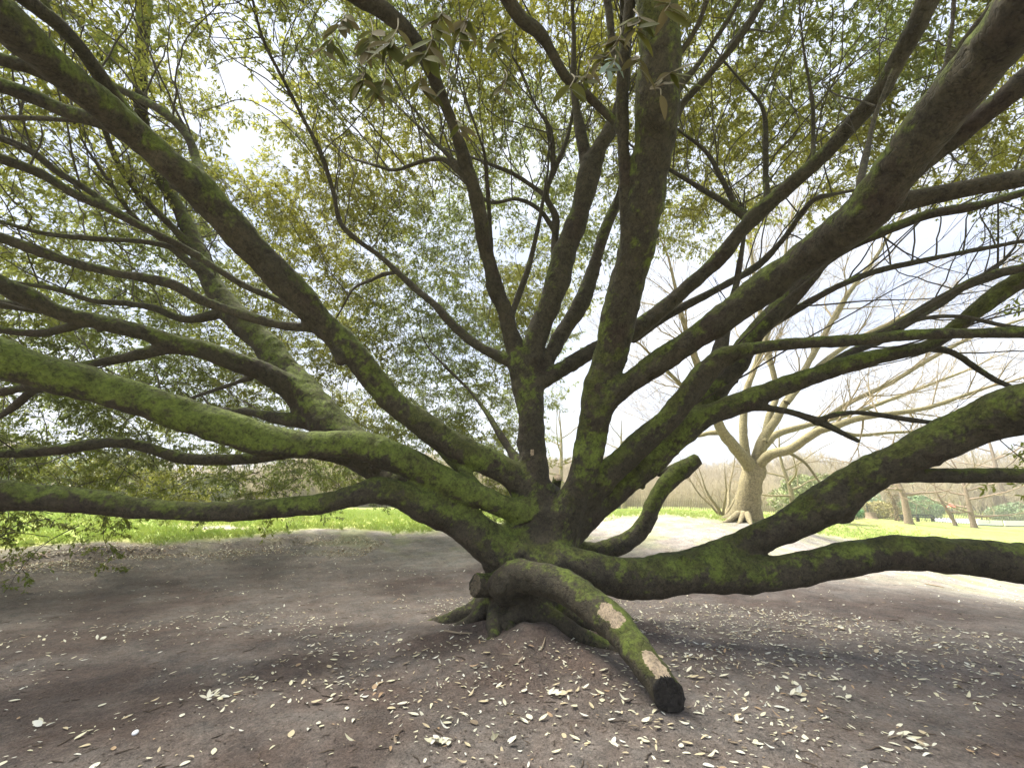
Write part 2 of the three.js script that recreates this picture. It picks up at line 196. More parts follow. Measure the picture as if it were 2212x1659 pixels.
// ---------------------------------------------------------------- the great tree: limbs measured on the photograph, [x, y, half width, distance ...]
// kind: [key, parent key, what it is called, moss 0..1, values, options]
const LIMBS = [
  ['trunk', null, 'trunk', 0.15, [1146, 1440, 104, 5.58, 1147, 1400, 100, 5.6, 1148, 1360, 94, 5.63, 1149, 1310, 89, 5.68, 1151, 1260, 86, 5.73, 1156, 1195, 82, 5.82, 1170, 1130, 64, 5.92, 1180, 1090, 42, 6.0]],
  ['E', 'trunk', 'limb', 0.35, [1165, 1130, 46, 5.95, 1151, 1055, 40, 6.02, 1152, 980, 33, 6.1, 1145, 886, 31, 6.2, 1138, 830, 33, 6.3, 1133, 785, 34, 6.35]],
  ['E1', 'E', 'branch', 0.15, [1130, 800, 26, 6.35, 1101, 713, 18, 6.3, 1087, 660, 19, 6.25, 1072, 630, 21, 6.2, 1060, 580, 17, 6.1, 1045, 520, 17, 5.95, 1037, 467, 18, 5.8, 1020, 400, 16, 5.6, 1000, 333, 15, 5.4, 985, 290, 13, 5.2, 970, 247, 12, 5.1, 950, 200, 13, 4.9, 934, 160, 15, 4.6, 904, 100, 18, 4.2, 870, 57, 20, 3.9, 820, 17, 22, 3.7, 787, -4, 23, 3.6]],
  ['E2', 'E', 'branch', 0.3, [1140, 800, 28, 6.35, 1165, 710, 24, 6.4, 1190, 653, 27, 6.4, 1205, 603, 29, 6.4, 1222, 540, 26, 6.4, 1255, 450, 23, 6.35, 1277, 367, 25, 6.3, 1296, 320, 19, 6.2, 1325, 270, 16, 6.1, 1345, 200, 15, 5.9, 1350, 120, 14, 5.7, 1352, 40, 13, 5.5, 1352, -20, 13, 5.3]],
  ['E2b', 'E', 'branch', 0.2, [1272, 372, 18, 6.32, 1257, 300, 13, 6.35, 1245, 233, 10, 6.4, 1239, 180, 8, 6.45, 1240, 90, 6, 6.5, 1236, 0, 5, 6.5]],
  ['E3', 'E', 'branch', 0.1, [1160, 810, 24, 6.4, 1190, 765, 18, 6.5, 1220, 713, 17, 6.6, 1257, 653, 19, 6.65, 1277, 603, 17, 6.7, 1292, 545, 14, 6.75, 1317, 473, 13, 6.8, 1340, 425, 12, 6.85, 1362, 380, 11, 6.9, 1395, 300, 10, 7, 1425, 200, 9, 7]],
  ['E5', 'E', 'branch', 0.1, [1110, 785, 15, 6.35, 1054, 758, 11, 6.4, 1020, 738, 11, 6.5, 970, 693, 10, 6.6, 937, 656, 9, 6.7, 904, 630, 9, 6.8, 864, 593, 8, 6.9, 820, 553, 6, 7, 770, 517, 6, 7, 735, 482, 5.5, 7, 720, 417, 5, 7, 693, 333, 5, 6.9, 653, 253, 4.5, 6.8, 617, 183, 4, 6.6, 567, 83, 4, 6.5, 545, 0, 4, 6.4]],
  ['E5b', 'E', 'branch', 0.1, [858, 588, 5, 6.92, 830, 592, 5, 7, 804, 604, 4, 7.1, 765, 622, 3, 7.2, 744, 655, 2.5, 7.3]],
  ['E6', 'E', 'branch', 0.15, [1150, 830, 26, 6.3, 1204, 803, 21, 6.35, 1254, 773, 19, 6.4, 1300, 748, 18, 6.45, 1370, 713, 19, 6.4, 1420, 676, 18, 6.35, 1475, 630, 18, 6.3, 1552, 560, 17, 6.1, 1625, 473, 17, 5.8, 1708, 400, 17, 5.5, 1775, 340, 17, 5.2, 1842, 267, 18, 4.9, 1902, 200, 19, 4.6, 1942, 127, 19, 4.4, 1992, 33, 21, 4.1, 2015, -20, 22, 4]],
  ['E6b', 'E', 'branch', 0.1, [1370, 730, 11, 6.5, 1430, 690, 9, 6.6, 1475, 664, 9, 6.6, 1558, 620, 8, 6.6, 1642, 570, 8, 6.6, 1690, 520, 7, 6.5, 1758, 432, 6, 6.3, 1800, 420, 5, 6.3]],
  ['E6c', 'E', 'branch', 0.1, [1622, 478, 9, 5.85, 1575, 443, 7, 6, 1508, 403, 6, 6.2, 1475, 383, 5, 6.3, 1420, 350, 4, 6.4]],
  ['E6d', 'E', 'branch', 0.1, [1625, 470, 9, 5.85, 1595, 450, 7, 6, 1558, 383, 6, 6.1, 1525, 327, 5, 6.2, 1475, 287, 4, 6.3]],
  ['E6e', 'E', 'branch', 0.1, [1660, 440, 9, 5.7, 1655, 390, 7, 5.8, 1655, 333, 6, 5.8, 1648, 233, 5, 5.8, 1618, 193, 4, 5.8]],
  ['E6f', 'E', 'branch', 0.1, [1757, 352, 8, 5.3, 1758, 290, 5, 5.4, 1757, 233, 5, 5.4, 1746, 160, 4, 5.4]],
  ['E7', 'E', 'branch', 0.1, [1208, 590, 14, 6.4, 1198, 540, 9, 6.5, 1200, 467, 8, 6.6, 1180, 423, 7, 6.6, 1194, 367, 6, 6.6, 1187, 277, 6, 6.6, 1160, 233, 3.5, 6.6, 1140, 190, 3, 6.6]],
  ['E7b', 'E', 'branch', 0.1, [1182, 425, 6, 6.6, 1137, 393, 5, 6.7, 1104, 373, 5, 6.7, 1054, 353, 4, 6.7]],
  ['E7c', 'E', 'branch', 0.1, [1198, 500, 6, 6.55, 1167, 455, 6, 6.6, 1120, 430, 5, 6.6, 1060, 437, 4, 6.7, 1010, 400, 3, 6.8]],
  ['E7d', 'E', 'branch', 0.1, [1195, 375, 6, 6.6, 1225, 300, 5, 6.7, 1236, 250, 4, 6.8, 1246, 180, 3, 6.8]],
  ['E8', 'E', 'branch', 0.1, [1098, 690, 12, 6.3, 1112, 660, 8, 6.35, 1124, 628, 8, 6.4, 1137, 593, 7, 6.4, 1150, 545, 6, 6.5, 1167, 467, 5, 6.5, 1175, 420, 4, 6.5]],
  ['E9', 'E', 'branch', 0.1, [1007, 385, 10, 5.55, 984, 363, 8, 5.6, 954, 343, 7, 5.7, 904, 350, 5, 5.9, 854, 367, 5, 6, 810, 357, 4, 6.1]],
  ['E10', 'E', 'branch', 0.1, [1003, 375, 8, 5.5, 977, 345, 6, 5.5, 950, 317, 6, 5.6, 904, 273, 4, 5.7, 880, 250, 3, 5.8]],
  ['E11', 'E', 'branch', 0.1, [1062, 590, 8, 6.1, 1057, 467, 6, 6.1, 1052, 390, 5, 6, 1046, 330, 4, 5.9, 1030, 280, 3, 5.8]],
  ['F', 'trunk', 'limb', 0.7, [1196, 1165, 54, 5.8, 1222, 1112, 41, 5.74, 1244, 1062, 35, 5.7, 1260, 1018, 33, 5.68, 1278, 953, 35, 5.68, 1288, 886, 36, 5.68, 1304, 820, 37, 5.65, 1324, 753, 38, 5.6, 1337, 686, 40, 5.5, 1352, 620, 41, 5.4, 1369, 553, 41, 5.25, 1386, 480, 42, 5.1, 1401, 400, 43, 4.95, 1412, 300, 46, 4.75, 1422, 200, 49, 4.5, 1428, 100, 48, 4.35, 1422, 20, 46, 4.25, 1412, -40, 46, 4.2]],
  ['F2', 'F', 'branch', 0.1, [1362, 575, 22, 5.2, 1354, 510, 14, 5.1, 1351, 450, 13, 5.05, 1350, 380, 13, 4.95, 1346, 300, 14, 4.85, 1345, 220, 14, 4.75, 1348, 130, 14, 4.6, 1356, 60, 13, 4.5, 1364, -10, 13, 4.4]],
  ['F3', 'F', 'branch', 0.2, [1340, 280, 12, 4.85, 1327, 263, 9, 4.9, 1270, 207, 10, 4.8, 1220, 163, 12, 4.6, 1197, 123, 12, 4.5, 1165, 70, 14, 4.3, 1128, 42, 15, 4.15, 1095, -4, 16, 4]],
  ['F4', 'F', 'branch', 0.1, [1440, 280, 20, 4.7, 1475, 224, 8, 4.7, 1542, 150, 9, 4.5, 1608, 67, 9, 4.3, 1650, -5, 9, 4.2]],
  ['F5', 'F', 'branch', 0.1, [1450, 200, 16, 4.5, 1500, 150, 7, 4.45, 1535, 100, 7, 4.4, 1568, 50, 7, 4.3, 1600, -5, 7, 4.2]],
  ['F6', 'F', 'branch', 0.1, [1445, 140, 16, 4.4, 1480, 100, 7, 4.3, 1510, 50, 7, 4.2, 1530, -10, 7, 4.1]],
  ['F7', 'F', 'branch', 0.1, [1348, 160, 10, 4.65, 1322, 90, 9, 4.7, 1318, 40, 9, 4.7, 1310, -10, 9, 4.7]],
  ['H', 'F', 'limb', 0.58, [1287, 905, 28, 5.6, 1330, 850, 25, 5.5, 1370, 818, 25, 5.4, 1420, 786, 26, 5.3, 1475, 748, 28, 5.15, 1542, 703, 31, 4.95, 1608, 653, 34, 4.75, 1675, 603, 37, 4.5, 1730, 562, 39, 4.3, 1790, 520, 43, 4.05, 1870, 455, 50, 3.7, 1955, 340, 48, 3.35, 2035, 240, 53, 3.1, 2108, 150, 57, 2.85, 2175, 67, 63, 2.65, 2225, 5, 68, 2.5]],
  ['H2', 'H', 'branch', 0.5, [1900, 430, 34, 3.6, 1975, 367, 24, 3.5, 2042, 317, 22, 3.4, 2108, 260, 23, 3.25, 2175, 207, 26, 3.1, 2225, 165, 29, 3]],
  ['H3', 'H', 'branch', 0.1, [1840, 480, 34, 3.8, 1908, 446, 24, 3.75, 1975, 430, 21, 3.7, 2042, 417, 20, 3.6, 2108, 403, 20, 3.5, 2225, 381, 23, 3.35]],
  ['H4', 'H', 'branch', 0.1, [1850, 465, 12, 3.8, 1862, 380, 8, 4.1, 1875, 320, 7, 4.3, 1892, 250, 6, 4.4, 1940, 130, 5, 4.4]],
  ['H5', 'H', 'branch', 0.1, [1950, 350, 12, 3.4, 1920, 330, 7, 3.6, 1960, 270, 7, 3.6, 2010, 200, 7, 3.5, 2060, 120, 7, 3.4, 2120, 40, 7, 3.3]],
  ['H6', 'H', 'branch', 0.1, [2005, 290, 12, 3.2, 2040, 200, 6, 3.4, 2048, 120, 5, 3.4, 2060, 40, 5, 3.4, 2062, -10, 5, 3.4]],
  ['J', 'trunk', 'limb', 0.6, [1215, 1135, 44, 5.9, 1252, 1086, 34, 5.85, 1304, 1032, 31, 5.78, 1370, 970, 29, 5.7, 1437, 912, 26, 5.6, 1475, 870, 26, 5.55, 1525, 805, 24, 5.5, 1560, 773, 23, 5.45, 1600, 760, 18, 5.35, 1642, 751, 15, 5.3, 1708, 743, 14, 5.2, 1842, 735, 14, 5, 1975, 723, 14, 4.9, 2100, 720, 13, 4.8, 2225, 718, 14, 4.7]],
  ['J2', 'J', 'branch', 0.2, [1870, 734, 11, 5.02, 1925, 710, 9, 5.1, 1975, 680, 9, 5.1, 2042, 640, 9, 5, 2125, 600, 10, 4.9, 2225, 575, 10, 4.8]],
  ['J3', 'J', 'branch', 0.1, [1940, 708, 7, 5.1, 1975, 692, 5, 5.1, 2075, 684, 5, 5.1, 2170, 703, 5, 5, 2230, 712, 5, 5]],
  ['J4', 'J', 'branch', 0.1, [1545, 795, 20, 5.55, 1560, 740, 16, 5.6, 1572, 690, 12, 5.75, 1590, 620, 8, 5.9, 1600, 560, 6, 6]],
  ['K', 'trunk', 'limb', 0.8, [1205, 1160, 48, 5.95, 1262, 1112, 38, 6.0, 1330, 1062, 33, 6.0, 1400, 1005, 31, 5.95, 1475, 938, 28, 5.9, 1525, 902, 26, 5.85, 1608, 866, 24, 5.75, 1708, 830, 22, 5.65, 1808, 796, 19, 5.55, 1908, 768, 17, 5.45, 2008, 746, 15, 5.35, 2075, 700, 15, 5.25, 2142, 646, 19, 5.1, 2225, 592, 23, 4.9]],
  ['I', 'K', 'branch', 0.6, [1480, 925, 30, 6.0, 1540, 850, 30, 6.1, 1590, 785, 26, 6.1, 1618, 738, 22, 6.05, 1660, 690, 21, 5.95, 1692, 660, 21, 5.9, 1735, 610, 21, 5.8, 1775, 565, 16, 5.7, 1810, 543, 14, 5.6, 1858, 520, 14, 5.4, 1942, 487, 12, 5.2, 2008, 463, 11, 5, 2108, 445, 9, 4.8, 2225, 412, 10, 4.6]],
  ['I2', 'K', 'branch', 0.3, [1655, 700, 14, 6, 1700, 680, 10, 6, 1808, 620, 8, 5.9, 1892, 587, 7, 5.9, 2008, 560, 6, 5.8, 2225, 518, 5, 5.6]],
  ['I3', 'K', 'branch', 0.3, [1800, 790, 14, 5.6, 1850, 757, 9, 5.8, 1905, 735, 8, 6, 1960, 700, 7, 6.2, 2030, 660, 6, 6.4, 2130, 590, 5, 6.5]],
  ['K2', 'K', 'branch', 0.2, [2005, 748, 10, 5.4, 2060, 762, 8, 5.4, 2110, 795, 7, 5.4, 2150, 820, 6, 5.4, 2190, 838, 5, 5.4, 2230, 860, 4, 5.4]],
  ['K3', 'K', 'branch', 0.3, [1620, 872, 14, 5.7, 1665, 883, 9, 5.7, 1708, 890, 8, 5.7, 1775, 913, 9, 5.65, 1812, 931, 7, 5.6, 1858, 954, 5, 5.6], { cut: 1 }],
  ['K4', 'K', 'branch', 0.2, [1765, 912, 8, 5.65, 1790, 900, 6, 5.6, 1830, 892, 6, 5.6, 1875, 893, 6, 5.6, 1975, 908, 6, 5.5, 2060, 917, 5, 5.5, 2160, 925, 4, 5.5]],
  ['M', 'trunk', 'limb', 0.42, [1150, 1225, 74, 5.6, 1215, 1228, 54, 5.45, 1304, 1243, 43, 5.3, 1400, 1249, 44, 5.2, 1475, 1243, 46, 5.15, 1560, 1240, 43, 5.1, 1640, 1240, 40, 5.0, 1708, 1233, 39, 4.95, 1808, 1215, 38, 4.85, 1942, 1194, 38, 4.75, 2075, 1201, 40, 4.65, 2225, 1220, 42, 4.5]],
  ['N', 'M', 'limb', 0.52, [1440, 1238, 40, 5.2, 1520, 1215, 36, 5.25, 1608, 1180, 34, 5.25, 1708, 1133, 37, 5.15, 1808, 1075, 45, 5.0, 1858, 1040, 42, 4.9, 1908, 1010, 37, 4.8, 2008, 965, 40, 4.6, 2108, 920, 45, 4.4, 2225, 880, 55, 4.1]],
  ['N2', 'N', 'branch', 0.15, [1790, 1095, 36, 5.0, 1838, 1055, 28, 4.95, 1880, 1036, 20, 4.9, 1942, 1028, 17, 4.8, 2075, 1027, 17, 4.6, 2225, 1028, 18, 4.4]],
  ['N3', 'N', 'branch', 0.3, [1800, 1096, 34, 5, 1818, 1108, 24, 4.98, 1826, 1114, 18, 4.97], { stub: 1 }],
  ['O', 'trunk', 'limb', 0.6, [1180, 1195, 40, 6.0, 1240, 1192, 23, 6.1, 1290, 1192, 19, 6.15, 1330, 1182, 20, 6.2, 1368, 1160, 21, 6.25, 1398, 1122, 20, 6.3, 1413, 1085, 19, 6.35, 1440, 1045, 20, 6.4, 1475, 1015, 19, 6.45, 1508, 992, 14, 6.5], { cut: 1 }],
  ['O2', 'O', 'branch', 0.2, [1484, 1004, 12, 6.45, 1462, 1008, 9, 6.5, 1440, 1020, 9, 6.6, 1418, 1024, 7, 6.7], { cut: 1 }],
  ['log', 'trunk', 'limb', 0.18, [1150, 1265, 56, 5.45, 1092, 1262, 35, 5.12, 1125, 1246, 38, 4.98, 1204, 1260, 37, 4.75, 1270, 1300, 38, 4.4, 1337, 1357, 37, 4.0, 1387, 1422, 35, 3.68, 1430, 1480, 35, 3.45, 1449, 1508, 37, 3.36], { cut: 1 }],
  ['stub3', 'trunk', 'limb', 0.6, [1182, 1100, 18, 6.25, 1198, 1060, 12, 6.3, 1205, 1030, 11, 6.3], { cut: 1 }],
  ['stub', 'trunk', 'limb', 0.1, [1110, 1262, 34, 5.5, 1060, 1262, 27, 5.35, 1021, 1262, 26, 5.3], { cut: 1 }],
  ['stub2', 'trunk', 'limb', 0.4, [1125, 1255, 28, 5.1, 1082, 1262, 20, 4.92], { cut: 1 }],
  ['D', 'trunk', 'limb', 0.5, [1145, 1245, 76, 5.7, 1075, 1187, 50, 5.66, 1017, 1141, 43, 5.68, 962, 1103, 42, 5.74, 905, 1062, 42, 5.82, 850, 1028, 40, 5.95, 770, 970, 42, 6.2, 700, 900, 42, 6.45, 640, 835, 37, 6.65, 570, 745, 30, 6.85, 500, 672, 27, 7.0, 455, 610, 22, 7.15, 430, 550, 18, 7.3, 395, 470, 15, 7.5, 350, 390, 14, 7.6, 320, 310, 14, 7.7, 303, 230, 13, 7.7, 302, 150, 13, 7.7, 308, 60, 14, 7.6, 312, -30, 14, 7.5]],
  ['A', 'D', 'limb', 0.6, [975, 1112, 36, 5.66, 920, 1094, 38, 5.52, 860, 1068, 31, 5.4, 805, 1060, 27, 5.3, 760, 1072, 25, 5.2, 700, 1087, 25, 5.1, 600, 1099, 23, 5.0, 500, 1105, 22, 4.9, 400, 1105, 22, 4.8, 300, 1096, 24, 4.7, 200, 1084, 27, 4.55, 100, 1076, 31, 4.4, -13, 1070, 35, 4.2]],
  ['D2', 'D', 'branch', 0.3, [430, 560, 12, 7.3, 380, 500, 8, 7.2, 320, 440, 7, 7.2, 270, 380, 7, 7.1, 240, 320, 6, 7, 215, 250, 6, 7]],
  ['D3', 'D', 'branch', 0.2, [455, 600, 12, 7.1, 400, 560, 8, 7.1, 350, 520, 7, 7.1, 290, 470, 6, 7, 240, 400, 5, 7]],
  ['C', 'trunk', 'limb', 1.0, [1180, 1122, 42, 5.85, 1112, 1103, 29, 5.72, 1046, 1077, 24, 5.64, 985, 1052, 31, 5.6, 937, 1028, 33, 5.6, 885, 1000, 33, 5.55, 837, 978, 33, 5.45, 785, 964, 31, 5.4, 735, 960, 30, 5.35, 660, 962, 30, 5.3, 590, 955, 33, 5.2, 530, 938, 37, 5.1, 470, 918, 40, 5.0, 400, 896, 41, 4.9, 300, 862, 38, 4.75, 200, 834, 36, 4.6, 100, 806, 40, 4.4, -13, 770, 46, 4.2]],
  ['L1', 'E', 'limb', 0.75, [1165, 1078, 44, 6.0, 1120, 1036, 34, 5.97, 1070, 1006, 29, 5.93, 1004, 977, 30, 5.87, 937, 934, 29, 5.75, 870, 884, 28, 5.65, 820, 836, 28, 5.55, 770, 770, 29, 5.4, 735, 735, 30, 5.35, 700, 705, 30, 5.25, 633, 628, 33, 5.0, 567, 560, 34, 4.8, 510, 498, 36, 4.6, 440, 424, 36, 4.35, 383, 372, 32, 4.1, 300, 295, 32, 3.85, 220, 226, 33, 3.55, 140, 162, 37, 3.3, 60, 90, 42, 3.05, -13, 20, 46, 2.85]],
  ['L1b', 'L1', 'branch', 0.2, [735, 750, 26, 5.35, 737, 770, 18, 5.3, 735, 778, 13, 5.28], { stub: 1 }],
  ['L2', 'L1', 'branch', 0.45, [440, 405, 26, 4.35, 395, 362, 16, 4.2, 340, 310, 15, 4.0, 290, 262, 14, 3.85, 240, 200, 14, 3.7, 173, 105, 16, 3.4, 133, 60, 17, 3.25, 83, 20, 18, 3.1, 45, -8, 19, 3]],
  ['L3', 'L1', 'branch', 0.4, [430, 385, 14, 4.35, 424, 350, 10, 4.5, 407, 300, 10, 4.6, 360, 247, 10, 4.7, 300, 213, 9, 4.8, 243, 183, 8, 4.8, 200, 140, 8, 4.8, 130, 60, 8, 4.7, 90, 0, 8, 4.6]],
  ['L4', 'L1', 'branch', 0.4, [250, 265, 22, 3.7, 205, 235, 15, 3.65, 150, 190, 14, 3.6, 83, 153, 14, 3.5, -13, 124, 15, 3.35]],
  ['L5', 'L1', 'branch', 0.4, [300, 305, 22, 3.9, 230, 268, 15, 3.9, 133, 238, 15, 3.85, 67, 207, 17, 3.75, -13, 180, 18, 3.6]],
  ['L6', 'L1', 'branch', 0.2, [280, 290, 14, 3.9, 200, 264, 7, 4.1, 117, 257, 6, 4.2, -13, 252, 6, 4.2]],
  ['S', 'L1', 'branch', 0.2, [705, 705, 22, 5.25, 680, 705, 14, 5.2, 650, 707, 11, 5.2, 600, 701, 11, 5.2, 533, 683, 11, 5.2, 467, 661, 11, 5.2, 433, 648, 11, 5.15, 367, 613, 11, 5.1, 267, 593, 11, 5.0, 167, 570, 11, 4.9, 100, 548, 12, 4.8, -13, 508, 14, 4.6]],
  ['X', 'L1', 'branch', 0.3, [690, 702, 12, 5.25, 650, 680, 8, 5.3, 600, 648, 8, 5.4, 533, 620, 8, 5.4, 467, 580, 8, 5.4, 417, 547, 8, 5.4, 367, 520, 9, 5.3, 300, 487, 9, 5.2, 233, 450, 10, 5.1, 167, 423, 10, 5, 83, 373, 11, 4.8, -13, 338, 11, 4.6]],
  ['X2', 'L1', 'branch', 0.3, [250, 458, 9, 5.1, 200, 418, 8, 5.1, 117, 367, 8, 5, 67, 327, 8, 4.9, -13, 293, 8, 4.8]],
  ['X3', 'L1', 'branch', 0.2, [430, 552, 8, 5.4, 330, 525, 6, 5.4, 200, 515, 6, 5.4, 100, 505, 5, 5.3, -13, 475, 5, 5.2]],
  ['T', 'D', 'branch', 0.4, [660, 862, 32, 6.6, 620, 832, 26, 6.4, 567, 803, 24, 6.2, 500, 781, 23, 6.0, 433, 753, 21, 5.85, 385, 742, 19, 5.75, 333, 726, 19, 5.65, 267, 708, 19, 5.5, 200, 693, 19, 5.4, 133, 678, 19, 5.25, 67, 645, 20, 5.1, -13, 606, 21, 4.9]],
  ['T1', 'D', 'branch', 0.4, [420, 752, 18, 5.8, 367, 750, 15, 5.75, 300, 766, 14, 5.7, 233, 780, 11, 5.65, 167, 790, 9, 5.6, 120, 800, 7, 5.6]],
  ['T3', 'D', 'branch', 0.2, [180, 690, 14, 5.4, 117, 673, 12, 5.5, 33, 660, 12, 5.4, -13, 656, 11, 5.4]],
  ['T4', 'D', 'branch', 0.2, [185, 695, 12, 5.4, 150, 706, 10, 5.4, 83, 720, 10, 5.4, -13, 712, 8, 5.3]],
  ['T5', 'D', 'branch', 0.2, [540, 815, 8, 6.2, 500, 830, 5, 6.4, 440, 850, 5, 6.6, 400, 862, 4, 6.8, 330, 855, 3, 7]],
  ['T6', 'D', 'branch', 0.2, [480, 675, 12, 6.9, 400, 690, 9, 6.8, 330, 665, 8, 6.7, 270, 655, 7, 6.7, 200, 650, 6, 6.6, 120, 625, 6, 6.5, 30, 610, 5, 6.4]],
  ['U', 'D', 'branch', 0.3, [720, 930, 26, 6.4, 667, 913, 17, 6.4, 600, 903, 14, 6.5, 540, 890, 10, 6.6, 490, 886, 7, 6.8]],
  ['W', 'D', 'branch', 0.25, [800, 1000, 24, 6.0, 720, 985, 15, 5.9, 640, 978, 12, 5.7, 567, 988, 12, 5.6, 467, 993, 13, 5.5, 383, 988, 14, 5.4, 317, 966, 13, 5.3, 250, 955, 12, 5.2, 167, 966, 12, 5.1, 83, 976, 12, 5, -13, 981, 11, 4.8]],
  ['W1', 'C', 'branch', 0.2, [110, 820, 20, 4.5, 67, 846, 9, 4.7, 20, 885, 8, 4.9, -13, 905, 7, 5]],
  ['W2', 'C', 'branch', 0.2, [90, 822, 18, 4.5, 45, 838, 10, 4.6, -13, 850, 9, 4.6]],
  ['R1', 'C', 'branch', 0.7, [1015, 1060, 26, 5.7, 1000, 1020, 14, 5.8, 975, 995, 13, 5.9, 945, 965, 11, 6, 915, 945, 9, 6.1, 890, 925, 6, 6.2, 850, 900, 4, 6.3]],
  ['V1', 'E', 'branch', 0.4, [1120, 1000, 14, 6.2, 1100, 970, 8, 6.4, 1075, 930, 8, 6.6, 1050, 890, 6, 6.9, 1020, 850, 4, 7.2, 960, 790, 3.5, 7.5]],
];
const branches = LIMBS.map(([key, parent, name, moss, v, opt]) => {
  const pts = []; for (let i = 0; i < v.length; i += 4) pts.push([at(v[i], v[i + 1], v[i + 3]), v[i + 2] * v[i + 3] / FOCAL * (key === 'trunk' ? 0.98 : 0.93)]);
  const last = pts.length - 1, end = v.slice(-4), out = end[0] <= 0 || end[0] >= 2212 || end[1] <= 10;
  if (out) {                                     // limbs leave the picture: they go on, thinner, bending up
    const dir = pts[last][0].clone().sub(pts[last - 1][0]).normalize(); let p = pts[last][0].clone(), r = pts[last][1];
    for (let k = 1; k <= 3; k++) { p = p.clone().addScaledVector(dir, 0.5); dir.y += 0.1; dir.normalize(); r *= 0.8; pts.push([p.clone(), r]); }
  }
  const run = smooth(pts, 0.1), maxR = Math.max(...run.map((q) => q[1]));
  return { key, parent, name, moss, run, maxR, minR: Math.min(...run.map((q) => q[1])), cut: opt?.cut, sdf: maxR > 0.034 };
});
{ // roots: they leave the trunk high, wander out and sink into the soil
  const R = rng(4711), c = at(1147, 1400, 5.62);
  [[-112, 1.25, 0.1], [-88, 1.5, 0.12], [-62, 1.05, 0.09], [-38, 1.3, 0.1], [-14, 1.0, 0.09], [8, 1.75, 0.13], [33, 1.15, 0.1], [58, 1.45, 0.11], [84, 1.3, 0.12], [108, 1.6, 0.11], [150, 1.3, 0.12], [200, 1.3, 0.12]].forEach(([deg, len, r], i) => {
    const pts = []; let a = deg * Math.PI / 180;
    [[0.3, 0.62, 1.75], [0.46, 0.3, 1.5], [0.64, 0.1, 1.15], [0.64 + (len - 0.64) * 0.4, 0.015, 0.85], [0.64 + (len - 0.64) * 0.7, -0.035, 0.6], [len, -0.1, 0.4]].forEach(([d, y, k], j) => { if (j > 2) a += (R() - 0.5) * 0.5; const x = c.x + Math.sin(a) * d, z = c.z + Math.cos(a) * d; pts.push([V(x, terrain(x, z) + y, z), r * k]); });
    const run = smooth(pts, 0.08); branches.push({ key: 'root' + i, parent: 'trunk', name: 'root', moss: 0.12, run, maxR: r * 1.75, minR: 0.03, sdf: true, root: true });
  });
}
const byKey = Object.fromEntries(branches.map((b) => [b.key, b]));

// bare patches: [branch key, from, to, reach, kind]
const scars = [
  ['log', at(1303, 1308, 4.05), at(1326, 1332, 3.92), 0.085, 'bark_scar'], ['log', at(1402, 1414, 3.55), at(1440, 1468, 3.36), 0.055, 'bark_scar'],
  ['E', at(1150, 976, 5.9), at(1150, 981, 5.9), 0.036, 'knot'], ['A', at(434, 1098, 4.72), at(440, 1096, 4.72), 0.022, 'bark_scar'], ['H', at(1885, 472, 3.52), at(1908, 476, 3.5), 0.032, 'bark_scar'], ['L1', at(420, 395, 4.15), at(424, 398, 4.15), 0.01, 'bark_scar'],
];

